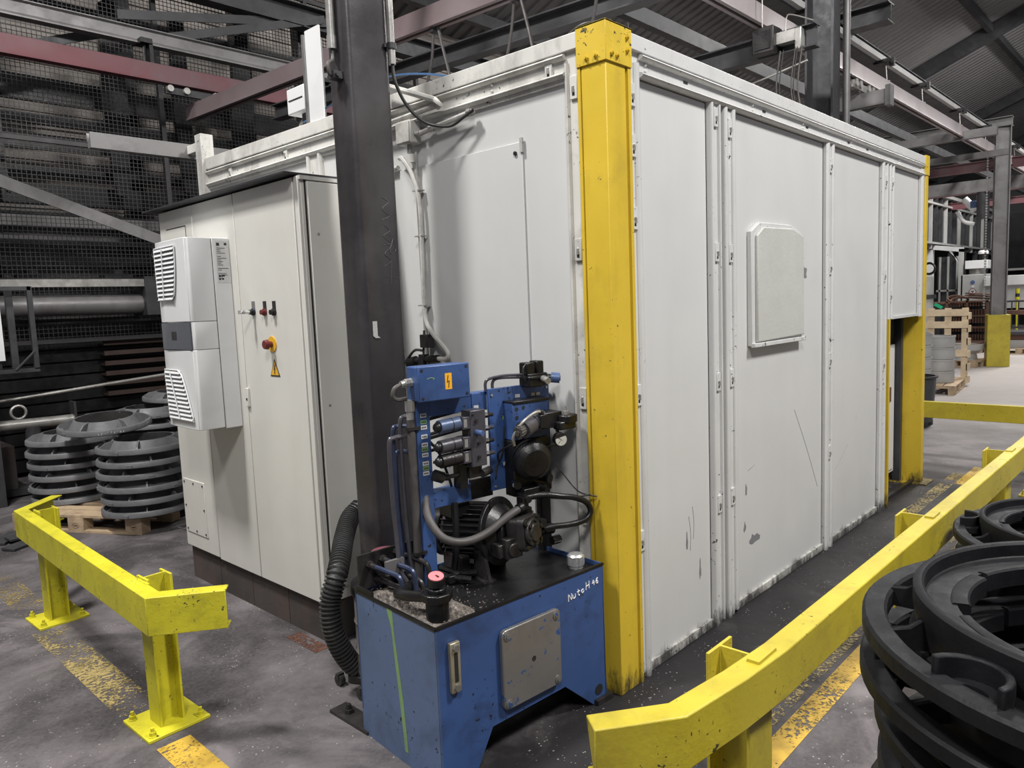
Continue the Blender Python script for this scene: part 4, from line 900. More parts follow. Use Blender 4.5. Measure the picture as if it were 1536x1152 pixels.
# ------------------------------------------------------------------ pallets
def pallet(name, loc, rot, label, mat='wood', group=None, L=1.2, W=.8):
    t = thing(name, loc, label, 'pallet', group); t.rotation_euler = (0, 0, rot)
    def part(nm, x0, x1, y0, y1, z0, z1):
        MB().box(x0, x1, y0, y1, z0, z1).build(nm, M[mat], t, bev=.002, world=False)
    for i, y in enumerate((-.3275, -.19, 0, .19, .3275)):
        part('top_board', -L/2, L/2, (y-.0725 if i in (0, 2, 4) else y-.05)*W/.8, (y+.0725 if i in (0, 2, 4) else y+.05)*W/.8, .122, .144)
    for x in (-L/2+.0725, 0, L/2-.0725): part('cross_board', x-.0725, x+.0725, -W/2, W/2, .100, .122)
    for x in (-L/2+.0725, 0, L/2-.0725):
        for y in (-W/2+.05, 0, W/2-.05): part('block', x-.0725, x+.0725, y-.05, y+.05, .022, .100)
    for y in (-W/2+.05, 0, W/2-.05): part('bottom_board', -L/2, L/2, y-.05, y+.05, 0, .022)
    return t
ANG = math.atan2(.864, -.504)
pl1 = pallet('wooden_pallet', (-.313, 4.914, 0), ANG, 'worn wooden pallet carrying the grey ring stacks left of the cabinet')
for x in (-.53, 0, .53):
    MB().tube([(x+.030*math.cos(a*PI/8), .4012, .060+.020*math.sin(a*PI/8)) for a in range(17)], .0012, 4, smooth=False).box(x-.018, x+.018, .400, .4015, .055, .065).build('burned_stamp', M['rust'], pl1, world=False)
    MB().tube([(x+.030*math.cos(a*PI/8), -.4012, .060+.020*math.sin(a*PI/8)) for a in range(17)], .0012, 4, smooth=False).box(x-.018, x+.018, -.4015, -.400, .055, .065).build('burned_stamp', M['rust'], pl1, world=False)
pallet('wooden_pallet', (.42, 6.02, 0), ANG, 'wooden pallet further back under the rear ring stack')
pallet('wooden_pallet', (-.66, -1.70, 0), .1, 'wooden pallet under the near black casting stack')
pallet('wooden_pallet', (1.22, -1.46, 0), .3, 'wooden pallet under the lower black casting stack')

# ------------------------------------------------------------------ cast rings
def ring_small():
    t = bpy.data.objects.new('cast_ring', None); sc.collection.objects.link(t)
    MB().lathe([(.300, 0), (.338, 0), (.346, .006), (.345, .040), (.340, .046), (.322, .046), (.318, .034), (.300, .034), (.300, 0)], 48).build('flange', M['castg'], t, world=False)
    MB().lathe([(.306, .002), (.306, .012), (.268, .014), (.224, .090), (.212, .090), (.252, .010), (.256, .002), (.306, .002)], 48).build('cone_wall', M['castg'], t, world=False)
    for k in range(6):
        a = k*PI/3+.2
        MB(rz(a)).prism([(.255, .030), (.330, .030), (.330, .052), (.285, .094), (.255, .098)], 'y', -.005, .005) if False else None
        mb = MB(rz(a)); P = [(.217, .072), (.262, .010), (.325, .010), (.332, .046), (.325, .056), (.285, .082), (.217, .095)]
        vs = [(x, -.006, z) for x, z in P]+[(x, .006, z) for x, z in P]; n = len(P)
        mb.add(vs, [tuple(range(n)), tuple(range(n, 2*n))[::-1]]+[(i, (i+1) % n, n+(i+1) % n, n+i) for i in range(n)])
        mb.build('fin', M['castg'], t, world=False, smooth=False)
    for k in range(3):
        a = k*2*PI/3+.8
        MB(rz(a)).box(.335, .352, -.02, .02, .004, .03).build('lug', M['castg'], t, world=False, bev=.003)
    return t
def place(t0, used, loc, rot, label, cat, group):
    t = t0 if not used else copy_tree(t0)
    t.location = loc; t.rotation_euler = rot; tag(t, label, cat, group); return t
rs = ring_small(); used = False
spots = []
random.seed(11)
for k in range(6): spots.append(((-.195+random.uniform(-.012, .012), 4.42+random.uniform(-.012, .012), .146+.098*k), (random.uniform(-.008, .008), random.uniform(-.008, .008), random.random()*6), 'A', k))
for k in range(6): spots.append(((-.425+random.uniform(-.012, .012), 5.40+random.uniform(-.012, .012), .146+.098*k), (random.uniform(-.008, .008), random.uniform(-.008, .008), random.random()*6), 'B', k))
for k in range(7): spots.append(((.34+random.uniform(-.012, .012), 5.66+random.uniform(-.012, .012), .146+.098*k), (0, 0, random.random()*6), 'C', k))
OR = ['lowest', 'second from the bottom', 'third from the bottom', 'fourth from the bottom', 'fifth from the bottom', 'sixth from the bottom', 'topmost']
WH = {'A': ('grey cast ring in the stack nearest the cabinet', 'grey rings in the front pallet stack'), 'B': ('grey cast ring in the leftmost stack behind the yellow barrier', 'grey rings in the leftmost stack'), 'C': ('grey cast ring in the rear stack', 'grey rings in the rear stack')}
for loc, rot, s_, k in spots:
    nm = OR[k] if not (s_ in 'AB' and k == 5) else 'topmost'
    if s_ == 'C' and k == 6: nm = 'topmost'
    place(rs, used, loc, rot, WH[s_][0]+', '+nm, 'ring', WH[s_][1]); used = True
tl = place(rs, True, (-.33, 4.84, .785), (.035, -.075, .5), 'grey cast ring with chalk marks lying tilted across two stacks', 'ring', 'loose rings on the stacks')
cm = MB(); random.seed(2)
for k in range(9):
    a = 3.72+.065*k; 
    pts = [(.3465*math.cos(a+random.uniform(0, .04)), .3465*math.sin(a+random.uniform(0, .04)), .008+.024*random.random()) for _ in range(4)]
    cm.tube(pts, .0018, 4, smooth=False)
cm.build('chalk_mark', M['label'], tl, world=False)
t9 = place(rs, True, (.66, 5.72, .845), (.03, -.03, 1.5), 'grey cast ring with chalk marks overhanging the rear stack', 'ring', 'loose rings on the stacks')

def ring_big():
    t = bpy.data.objects.new('manhole_frame', None); sc.collection.objects.link(t)
    MB().lathe([(.452, 0), (.492, 0), (.500, .006), (.500, .034), (.494, .040), (.458, .040), (.452, .034), (.452, 0)], 72).build('base_flange', M['cast'], t, world=False)
    MB().lathe([(.372, .0), (.392, .0), (.398, .03), (.404, .062), (.404, .098), (.398, .103), (.388, .103), (.383, .098), (.381, .072), (.372, .066), (.372, 0)], 72).build('body_wall', M['cast'], t, world=False)
    MB().lathe([(.325, .040), (.378, .040), (.384, .070), (.325, .068), (.325, .040)], 72).build('seat', M['cast'], t, world=False)
    # inner lip broken by notches
    for k in range(8):
        a0 = k*PI/4+.10; a1 = a0+(.60 if k % 2 else .70)
        r0 = .300 if k % 2 else .312
        MB().lathe([(r0, .030), (.334, .030), (.334, .0695), (.330, .0712), (r0+.004, .0712), (r0, .067), (r0, .030)], 12, a0, a1).build('lip_segment', M['cast'], t, world=False)
    for k in range(12):
        if k % 4 == 1: continue
        a = k*PI/6+.12
        mb = MB(rz(a)); P = [(.394, .004), (.460, .004), (.460, .036), (.425, .040), (.398, .060)]
        vs = [(x, -.010, z) for x, z in P]+[(x, .010, z) for x, z in P]; n = len(P)
        mb.add(vs, [tuple(range(n)), tuple(range(n, 2*n))[::-1]]+[(i, (i+1) % n, n+(i+1) % n, n+i) for i in range(n)])
        mb.build('rib', M['cast'], t, world=False, bev=.004)
    for k in range(3):
        a = k*2*PI/3+PI/6+.12
        mb = MB(rz(a))
        # cup shaped boss with a bolt hole plate
        A_ = [PI/2+PI*i/10 for i in range(11)]
        out = [(.470+.0-.075*math.cos(0)*0-.062*(-math.cos(x))*-1, 0) for x in A_]
        o_ = [(.470+.072*math.cos(x), .070*math.sin(x)) for x in A_]; i_ = [(.470+.058*math.cos(x), .056*math.sin(x)) for x in reversed(A_)]
        mb.prism(o_+i_, 'z', .0, .074)
        mb.build('boss', M['cast'], t, world=False, bev=.004)
        h_ = MB(rz(a)); n = 20
        vs = []; R = [( .462-.050, -.060), (.462+.030, -.060), (.462+.030, .060), (.462-.050, .060)]
        ou = []
        for i in range(n):
            x = 2*PI*i/n; c_, s_ = math.cos(x), math.sin(x); q = min(.052/max(abs(c_), 1e-6) if c_ < 0 else .028/max(abs(c_), 1e-6), .085/max(abs(s_), 1e-6)); ou.append((.455+q*c_, q*s_))
        inn = [(.455+.020*math.cos(2*PI*i/n), .028*math.sin(2*PI*i/n)) for i in range(n)]
        for z in (.012, .034): vs += [(x, y, z) for x, y in ou]+[(x, y, z) for x, y in inn]
        fs = []
        for i in range(n):
            j = (i+1) % n
            fs += [(2*n+i, 2*n+j, 3*n+j, 3*n+i), (i, n+i, n+j, j), (n+i, 3*n+i, 3*n+j, n+j), (i, j, 2*n+j, 2*n+i)]
        h_.add(vs, fs).build('bolt_plate', M['cast'], t, world=False)
    return t
rbg = ring_big(); used = False
dx = [(0, 0), (.035, .015), (.07, -.005), (.05, -.02), (.02, 0), (.0, .02), (.03, 0), (.0, 0)]
for k in range(8):
    place(rbg, used, (-.655+dx[k][0], -1.685+dx[k][1], .938-.113*k), (0, 0, 1.99+1.3*k), 'black cast manhole frame in the near right stack, '+(['topmost', 'second from the top', 'third from the top', 'fourth from the top', 'fifth from the top', 'sixth from the top', 'seventh from the top', 'lowest'][k]), 'manhole frame', 'black manhole frames in the near stack'); used = True
for k in range(5):
    place(rbg, True, (1.24+random.uniform(-.02, .02), -1.44+random.uniform(-.02, .02), .596-.113*k), (0, 0, 1+1.7*k), 'black cast manhole frame in the lower stack behind the near one, '+['topmost', 'second from the top', 'middle one', 'fourth from the top', 'lowest'][k], 'manhole frame', 'black manhole frames in the lower stack')
# black mats on the floor
for i, (x, y, a, l) in enumerate([(-1.06, 4.98, .5, 'black rubber mat lying left of the others by the barrier'), (-.93, 4.86, -.3, 'black rubber mat leaning over another one'), (-1.0, 4.70, .1, 'black rubber mat nearest the yellow barrier')]):
    tag(MB(tr(x, y, .004+.022*(i == 1)) @ rz(a+.4) @ rx(.02*i)).box(-.16, .16, -.06, .06, 0, .02).build('rubber_mat', M['pad'], None, bev=.003), l, 'mat')

# ------------------------------------------------------------------ left background: pipe stand, rails, mesh fence, rack
S = thing('pipe_stand', (-.45, 6.4, 0), 'steel pipe stand with a welded eye left of the ring stacks', 'stand')
MB().tube([(-2.6, 6.4, .76), (-.12, 6.4, .705)], .048, 14, smooth=False).build('crossbar', M['galv'], S)
MB().cyl((-.47, 6.4, 0), (-.47, 6.4, .68), .065, 16).build('upright', M['steel'], S)
MB().box(-.12, -.10, 6.33, 6.47, .58, .88).build('end_plate', M['steel'], S)
MB().tube([(-.57+.062*math.cos(a*PI/8), 6.4, .83+.062*math.sin(a*PI/8)) for a in range(17)], .012, 8, smooth=False).build('lifting_eye', M['galv'], S)
tag(MB().tube([(-2.4, 6.65, .80), (1.9, 6.65, 1.11)], .016, 8, smooth=False).build('handrail_tube', M['galv'], None), 'thin sloping steel tube in front of the dark rack', 'rail')
bp = thing('large_pipe', (0, 7.0, 0), 'large worn horizontal pipe with brackets below the mesh fence', 'pipe')
MB().cyl((-5, 7.15, 1.86), (6, 7.15, 1.80), .105, 20).build('pipe', M['lsteel'], bp)
MB().box(-5, 6, 7.0, 7.06, 2.02, 2.10).build('ribbed_strip', M['galv'], bp)
MB().box(.9, 1.1, 6.98, 7.3, 1.7, 2.13).build('pipe_bracket', M['steel'], bp)
mf_ = thing('mesh_fence', (0, 7.35, 0), 'tall dark wire mesh fence left of the enclosure', 'fence')
mw = MB(); YF = 7.35
for k in range(200):
    x = -3.6+k*.045; mw.box(x, x+.006, YF, YF+.004, 1.45, 5.8)
mw.build('upright_wire', M['wire'], mf_, kind='stuff', smooth=False)
mw = MB()
for k in range(97): z = 1.45+k*.045; mw.box(-3.6, 5.4, YF-.004, YF, z, z+.006)
mw.build('cross_wire', M['wire'], mf_, kind='stuff', smooth=False)
for x in (-2.4, -.62, 1.38, 3.4, 5.3): MB().box(x, x+.05, YF-.03, YF+.03, 0 if x < -.5 else 1.45, 5.9).build('fence_post', M['lsteel'] if x < -.5 else M['wire'], mf_)
for z in (1.43, 3.55, 5.8): MB().box(-3.6, 5.4, YF-.02, YF+.02, z, z+.045).build('fence_rail', M['wire'], mf_)
# low dark rack / trough wall with long ribs behind the rings
rk = thing('storage_rack', (0, 7.8, 0), 'dark storage rack with long ribs and rusty trays behind the rings', 'rack')
for k in range(11): MB().box(-4, 6, 7.55+.02*(k % 2), 7.7, .06+.145*k, .185+.145*k).build('rack_board', M['black'], rk)
for k in range(6): MB().box(.55, 1.7, 7.42, 7.56, .80+.115*k, .82+.115*k).box(.55, 1.7, 7.40, 7.42, .80+.115*k, .85+.115*k).build('rusty_tray', M['rustd'], rk)
MB().box(-4, 6, 7.7, 9.0, 1.60, 1.66).build('rack_shelf', M['steel'], rk)
rc = thing('high_rack', (0, 8.2, 0), 'dark high rack frame behind the wire mesh', 'rack')
for x in (-3.1, -1.7, -.35, 1.3, 2.9, 3.9): MB().box(x, x+.22, 8.3, 8.5, 1.66, 6.2).build('rack_upright', M['black'], rc)
for z, h_ in ((2.05, .12), (2.32, .10), (2.55, .05), (2.75, .12), (3.0, .22), (3.32, .10), (3.62, .16), (3.9, .10), (4.15, .26), (5.15, .14), (5.75, .2)):
    MB().box(-5, 7, 8.0, 8.12, z, z+h_).build('rack_beam', M['black'] if z not in (3.9, 2.75) else M['lsteel'], rc)
MB().box(-1.6, 1.4, 8.7, 8.8, 1.7, 3.0).build('pale_sheet', M['lsteel'], rc, label='pale sheet leaning inside the rack')
for x, z in ((-1.1, 2.14), (-.1, 2.14), (.8, 2.14), (-.6, 2.14)): MB().box(x, x+.32, 7.9, 8.1, z, z+.06).box(x+.12, x+.2, 7.9, 8.1, z+.06, z+.12).build('roller_bracket', M['steel'], rc)
random.seed(9)
hgx = [-1.5, -.35, .95, 1.75, 2.6]
for i, x in enumerate(hgx):
    P_ = [(x+random.uniform(-.08, .08), 3.25+random.uniform(-.2, .3)), (x+.22+random.uniform(-.08, .1), 3.25+random.uniform(-.2, .2)), (x+.28+random.uniform(-.15, .1), 4.15), (x+.2, 5.2+random.uniform(-.3, .3)), (x+.02, 5.3), (x-.05+random.uniform(-.1, .1), 4.2)]
    MB().prism([(b_, a) for a, b_ in P_], 'y', 7.78, 7.84).build('hanging_sheet', M['black'], rc)
# panel frame at the very left
pf = thing('panel_frame', (-.9, 6.1, 0), 'hanging steel frame with a white panel at the left picture edge', 'frame')
MB().box(-2.2, -.44, 6.1, 6.14, 1.955, 1.99).box(-.47, -.43, 6.1, 6.14, 1.24, 1.99).box(-2.2, -.43, 6.1, 6.14, 1.215, 1.25).build('frame_bars', M['steel'], pf)
MB().box(-.62, -.565, 6.2, 6.24, 1.25, 1.96).box(-.74, -.70, 6.2, 6.24, 1.25, 1.96).tube([(-.62, 6.1, 1.24), (-.46, 6.1, 1.40)], .010, 6, smooth=False).build('inner_bar', M['steel'], pf)
MB().box(-2.2, -.77, 6.15, 6.17, 1.33, 1.86).box(-.76, -.68, 6.15, 6.18, 1.33, 1.80).build('white_panel', M['ac'], pf)
MB().box(-1.0, -.78, 6.20, 6.34, 0, 4.6).build('support_post', M['steel'], pf)
bx = thing('dark_crate', (-1.2, 5.9, 0), 'dark low crate with red marks at the left edge', 'crate')
MB().box(-2.4, -.60, 6.55, 7.2, .08, .50).build('body', M['plinth'], bx, bev=.005)
MB().prism([(.12, -1.1), (.22, -1.05), (.25, -.85), (.20, -.72), (.12, -.75)], 'y', 6.546, 6.55).build('red_mark', M['drumr'], bx)
MB().box(-2.6, -.5, 6.52, 7.2, .02, .08).build('skid', M['steel'], bx)

# ------------------------------------------------------------------ overhead steel
def beam(name, p0, p1, b, h, label, mat, cat='beam', tf=.012, tw=.008, parent=None, group=None, prof=None):
    """p0,p1: centre line of the TOP face"""
    p0 = Vector(p0); p1 = Vector(p1); d = (p1-p0); L_ = d.length; d.normalize()
    y = Vector((0, 0, 1)); x = d.cross(y).normalized() * -1; y2 = x.cross(d) * -1
    if y2.z < 0: y2 = -y2
    T = Matrix(((x.x, y2.x, d.x, p0.x), (x.y, y2.y, d.y, p0.y), (x.z, y2.z, d.z, p0.z), (0, 0, 0, 1)))
    poly = [(a, q-h/2) for a, q in (prof or Hpoly(b, h, tw, tf))]
    mb = MB(T).prism(poly, 'z', 0, L_)
    if T.to_3x3().determinant() < 0: mb.f = [f[::-1] for f in mb.f]
    o = mb.build(name, mat, parent)
    if parent is None: tag(o, label, cat, group)
    return o
def railprof(b, h):   # hollow crane track: box with a bottom slot and lips
    return [(-b/2, h/2), (b/2, h/2), (b/2, -h*.30), (b*.62, -h/2), (b*.2, -h/2), (b*.2, -h*.42), (b*.38, -h*.30), (b*.38, h*.40), (-b*.38, h*.40), (-b*.38, -h*.30), (-b*.2, -h*.42), (-b*.2, -h/2), (-b*.62, -h/2), (-b/2, -h*.30)]
beam('crane_track', (-8, 6.72, 4.385), (14, 6.72, 4.385), .09, .185, 'faded red crane track running along the mesh fence at upper left', M['red'], prof=railprof(.09, .185))
beam('steel_girder', (-8, 6.86, 4.78), (14, 6.86, 4.78), .12, .17, 'light grey steel girder above the faded red crane track', M['lsteel'], prof=[(-.06, .085), (.06, .085), (.06, -.085), (-.06, -.085), (-.06, -.07), (-.03, -.04), (-.03, .06), (-.06, .075)])
beam('crane_track', (1.0, 1.54, 4.385), (34, 1.54, 4.385), .09, .185, 'long pinkish worn crane track running away at upper right', M['pink'], prof=railprof(.09, .185))
beam('steel_girder', (-2, 2.86, 4.74), (33, 2.86, 4.74), .10, .16, 'grey girder crossing above the yellow corner cap', M['steel'], prof=[(-.05, .08), (.05, .08), (.05, -.08), (-.05, -.08)])
hr = beam('hanger_rail', (1.5, 1.62, 4.75), (34, 1.62, 4.75), .06, .07, 'bright hanger rail above the pinkish crane track', M['mach'], prof=[(-.03, .035), (.03, .035), (.03, -.035), (-.03, -.035)])
beam('steel_girder', (1.5, 1.74, 4.86), (34, 1.74, 4.86), .16, .20, 'dark girder with thin bright edge beside the hanger rail at upper right', M['steel'])
hz_ = 0
for i, x in enumerate((4.2, 6.0, 8.6, 10.3, 12.6, 14.6, 17.5, 20)):
    t = thing('track_hanger', (x, 1.57, 4.5), 'black clamp hanger on the pinkish crane track, '+['nearest one behind the hoist','second from the near end','third from the near end','fourth from the near end','fifth from the near end','sixth from the near end','second from the far end','farthest one'][i], 'hanger', 'hangers of the pinkish crane track')
    MB().box(x-.09, x+.09, 1.50, 1.70, 4.64, 4.69).box(x-.03, x+.03, 1.46, 1.52, 4.60, 4.70).build('clamp', M['black'], t)
    MB().cyl((x, 1.55, 4.38), (x, 1.57, 4.66), .009, 8).box(x-.03, x+.03, 1.52, 1.58, 4.385, 4.42).build('rod', M['galv'], t)
for x, q_ in ((-1.6, 'leftmost'), (1.05, 'second from left, in plain view'), (3.3, 'third from left, behind the column'), (5.6, 'rightmost')):
    t = thing('track_hanger', (x, 6.78, 4.5), 'dark clamp hanger between grey girder and faded red track, '+q_, 'hanger', 'hangers of the faded red crane track')
    MB().box(x-.06, x+.06, 6.72, 6.92, 4.60, 4.65).build('clamp', M['black'], t)
    MB().cyl((x-.02, 6.76, 4.385), (x, 6.80, 4.62), .018, 8).box(x+.03, x+.07, 6.74, 6.84, 4.385, 4.62).build('rod', M['black'], t)
def bridge(name, p0, p1, label, mat, ends=True):
    t = thing(name, tuple((Vector(p0)+Vector(p1))/2), label, 'crane bridge')
    beam('girder', p0, p1, .09, .16, '', mat, parent=t, prof=railprof(.09, .16))
    o = t.children[0]
    for v in o.data.vertices: pass
    return t
cb1 = beam('crane_bridge', (1.56, 6.95, 4.06), (1.90, .9, 4.06), .09, .165, 'dull reddish crane bridge passing behind the column top', M['crane'], prof=railprof(.09, .165))
cb2 = beam('crane_bridge', (2.22, 6.2, 4.02), (2.62, 1.2, 4.02), .13, .16, 'dark grey second crane bridge seen between column and yellow cap', M['steel'])
tr1 = thing('crane_trolley', (1.57, 6.72, 4.1), 'crane trolley with rollers under the faded red track', 'trolley')
MB().box(1.20, 1.95, 6.70, 6.74, 4.10, 4.17).build('arm', M['steel'], tr1)
for x in (1.24, 1.42, 1.75, 1.9): MB().cyl((x, 6.66, 4.15), (x, 6.78, 4.15), .035, 14).build('roller', M['galv'], tr1)
cb3 = beam('crane_bridge', (4.66, 4.6, 4.05), (4.60, .95, 4.05), .12, .20, 'brown-black crane bridge carrying the hoist behind the enclosure roof', M['steel'])
hs = thing('chain_hoist', (4.55, 1.4, 3.95), 'dark hoist motor hanging from its crane bridge behind the roof', 'hoist')
MB().box(4.42, 4.62, 1.28, 1.49, 3.86, 4.09).build('motor_box', M['oily'], hs, bev=.01)
MB().box(4.41, 4.42, 1.31, 1.46, 3.89, 4.05).build('panel', M['black'], hs)
MB().box(4.5, 4.60, 1.06, 1.12, 3.84, 4.03).build('end_box', M['galv'], hs, bev=.01)
MB().box(4.48, 4.58, 1.11, 1.28, 3.92, 4.02).cyl((4.5, 1.42, 4.0), (4.5, 1.42, 4.55), .006, 6).tube([(4.5, 1.20, 4.02), (4.5, 1.19, 4.14), (4.5, 1.14, 4.15), (4.5, .95, 4.05)], .006, 6).build('link', M['galv'], hs)
for i, (y, r) in enumerate(((1.25, .007), (1.22, .005), (1.11, .006), (1.09, .005), (1.05, .008))):
    MB().tube([(4.5, y, 3.86), (4.48, y+.03, 3.5), (4.5, y-.02, 3.1), (4.5, y+.02, 2.72)], r, 6).build('hanging_cable', M['rub'] if i % 2 else M['hose'], hs)
MB().tube([(4.5, 2.6, 3.50), (4.5, 1.6, 3.62), (4.5, 1.0, 3.72)], .010, 6).build('support_tube', M['galv'], hs)
rm = thing('roof_machinery', (3.8, .9, 2.7), 'dark machine parts standing on the enclosure roof behind its edge', 'machinery')
MB().box(3.0, 4.2, .55, 1.0, 2.69, 2.84).box(3.2, 3.5, .6, .9, 2.84, 2.95).build('base_block', M['oily'], rm, bev=.01)
random.seed(4)
for k in range(10):
    x = random.uniform(3.1, 4.1); MB().cyl((x, .7+.02*k, 2.84), (x+random.uniform(-.1, .1), .68+.02*k, 2.98+random.uniform(0, .12)), .018, 8).build('fitting', M['oily'] if k % 2 else M['galv'], rm)
MB().tube([(2.9, .55, 2.70), (3.0, .55, 2.83), (3.15, .57, 2.85), (3.3, .6, 2.72)], .012, 6).build('hose', M['galv'], rm)
cb4 = thing('crane_bridge', (7.55, 3, 4), 'short crane bridge with end buffer crossing under the pinkish track', 'crane bridge')
b4 = beam('girder', (7.55, 6.0, 4.06), (7.55, 1.22, 4.06), .10, .17, '', M['lsteel'], parent=cb4, prof=railprof(.10, .17))
MB().box(7.48, 7.62, 1.18, 1.24, 3.86, 4.10).build('end_buffer', M['lsteel'], cb4)
tb_ = MB()
for x in (7.25, 7.4, 7.7, 7.85): tb_.cyl((x, 1.48, 4.14), (x, 1.60, 4.14), .045, 14)
tb_.box(7.15, 7.95, 1.50, 1.52, 4.08, 4.16).build('trolley_rollers', M['galv'], cb4)
hb = beam('bracket_beam', (7.3, 7.5, 4.97), (7.3, 1.13, 4.97), .22, .22, 'dark cantilever beam with open end at upper right', M['steel'], tf=.016)
HC = thing('hall_column', (5.52, 1.25, 0), 'dark H section hall column rising behind the enclosure roof', 'column')
MB(tr(5.52, 1.25, 0) @ rz(.1)).prism(Hpoly(.27, .27, .012, .020), 'z', 0, 8.2).build('shaft', M['steel'], HC)
MB().cyl((5.77, 1.10, 0), (5.77, 1.10, 8.2), .036, 14).build('downpipe', M['lsteel'], HC, label='round grey pipe beside the column')
FC = thing('hall_column', (15.4, 1.4, 0), 'grey H section column with a yellow collar in the far aisle', 'column')
MB(tr(15.4, 1.41, 0) @ rz(.3)).prism(Hpoly(.26, .26, .012, .02), 'z', 0, 4.76).build('shaft', M['lsteel'], FC)
MB(tr(15.4, 1.41, 0) @ rz(.3)).prism(rrect(-.2, .2, -.2, .2, .02), 'z', 0, 1.05).build('yellow_collar', M['bar2'], FC, bev=.006, label='yellow impact collar at the column foot')
chn = MB()
for k in range(60): chn.cbox(15.2, 1.62, 1.2+.055*k, .03, .03, .035)
chn.build('chain', M['galv'], FC)
beam('cross_beam', (15.4, 8.5, 4.94), (15.4, 1.25, 4.94), .20, .18, 'grey cross beam resting on the collared column', M['lsteel'])
for i, (x, z, y1, y0, mt, b_, h_, lab) in enumerate([
        (12.6, 4.30, 8.5, 1.0, 'lsteel', .12, .14, 'pale pipe beam directly right of the enclosure top corner'),
        (13.6, 4.06, 8.5, 1.0, 'lsteel', .10, .11, 'second pale cross beam below the first, right of the enclosure'),
        (16.9, 4.36, 8.5, -.8, 'red', .10, .22, 'upper dark red crane bridge in the far aisle'),
        (19.3, 4.25, 8.5, 1.2, 'lsteel', .12, .30, 'pale flat crane girder between two red bridges'),
        (21.4, 4.36, 8.5, -1.2, 'red', .10, .22, 'lower dark red crane bridge in the far aisle'),
        (26.0, 4.4, 8.5, -1.2, 'red', .10, .22, 'farthest dark red crane bridge beyond the collared column')]):
    beam('cross_beam', (x, y1, z), (x, y0, z), b_, h_, lab, M[mt], tf=.02, prof=[(-b_/2, h_/2), (b_/2, h_/2), (b_/2, -h_/2), (-b_/2, -h_/2)] if mt == 'lsteel' else None)
for y, z, lab, mt in ((5.2, 4.62, 'dark crane track deep behind the enclosure', 'steel'),):
    beam('crane_track', (8, y, z), (38, y, z), .10, .16, lab, M[mt], prof=railprof(.10, .16))
# flat diagonal brace and bracket profile at left
tag(MB().add([(-2.2, 6.6, 3.55), (-2.2, 6.6, 3.67), (1.6, 6.6, 2.33), (1.6, 6.6, 2.21), (-2.2, 6.62, 3.55), (-2.2, 6.62, 3.67), (1.6, 6.62, 2.33), (1.6, 6.62, 2.21)], [(0,3,2,1),(4,5,6,7),(0,1,5,4),(1,2,6,5),(2,3,7,6),(3,0,4,7)]).build('diagonal_brace', M['lsteel'], None, smooth=False), 'flat grey diagonal brace falling towards the cabinet top', 'brace')
for i, (x0, z0, x1, z1, y) in enumerate([(-1.6, 3.75, .9, 4.72, 7.0), (1.0, 4.62, 3.5, 5.45, 7.0), (.9, 4.9, 4.4, 5.6, 7.05)]):
    tag(MB().add([(x0, y, z0), (x0, y, z0+.10), (x1, y, z1+.10), (x1, y, z1), (x0, y+.02, z0), (x0, y+.02, z0+.10), (x1, y+.02, z1+.10), (x1, y+.02, z1)], [(0,3,2,1),(4,5,6,7),(0,1,5,4),(1,2,6,5),(2,3,7,6),(3,0,4,7)]).build('diagonal_brace', M['steel'], None, smooth=False), ['dark flat brace behind the faded red track at far left', 'dark flat brace rising right above the grey girder', 'upper dark flat brace crossing near the column top'][i], 'brace')
beam('perforated_beam', (-8, 7.1, 5.62), (14, 7.1, 5.62), .2, .28, 'dark perforated beam crossing near the column top', M['steel'])
bpf = beam('mounting_profile', (-.64, 3.66, 2.875), (1.4, 3.66, 2.875), .07, .10, 'grey double channel profile sticking out left of the enclosure top', M['lsteel'], prof=[(-.035, .05), (-.028, .05), (-.022, .02), (-.004, .0), (.004, .0), (.022, .02), (.028, .05), (.035, .05), (.035, -.002), (.02, -.006), (.02, -.05), (-.035, -.05)])
# plates and little box on the roof behind the column
pp = thing('cover_strips', (.1, 2.0, 2.72), 'two pale upright metal strips on the roof left of the column', 'plate')
MB().box(.01, .14, 2.09, 2.105, 2.70, 3.215).build('strip', M['wood'] if False else M['lsteel'], pp)
MB().box(.01, .02, 1.925, 2.065, 2.70, 3.225).build('strip', M['ac'], pp)
sb = thing('small_grey_box', (.1, 2.3, 2.9), 'small light grey control box on the roof left of the pale strips', 'box')
MB().box(.03, .15, 2.14, 2.33, 2.82, 2.965).build('body', M['ac'], sb, bev=.006)
MB().box(.026, .032, 2.16, 2.31, 2.895, 2.899).build('slot', M['ink'], sb)
MB().tube([(.09, 2.2, 2.82), (.08, 2.28, 2.76), (.06, 2.2, 2.70)], .010, 6).build('cable', M['galv'], sb)
MB().box(.07, .10, 2.2, 2.24, 2.72, 2.82).build('stalk', M['steel'], sb)
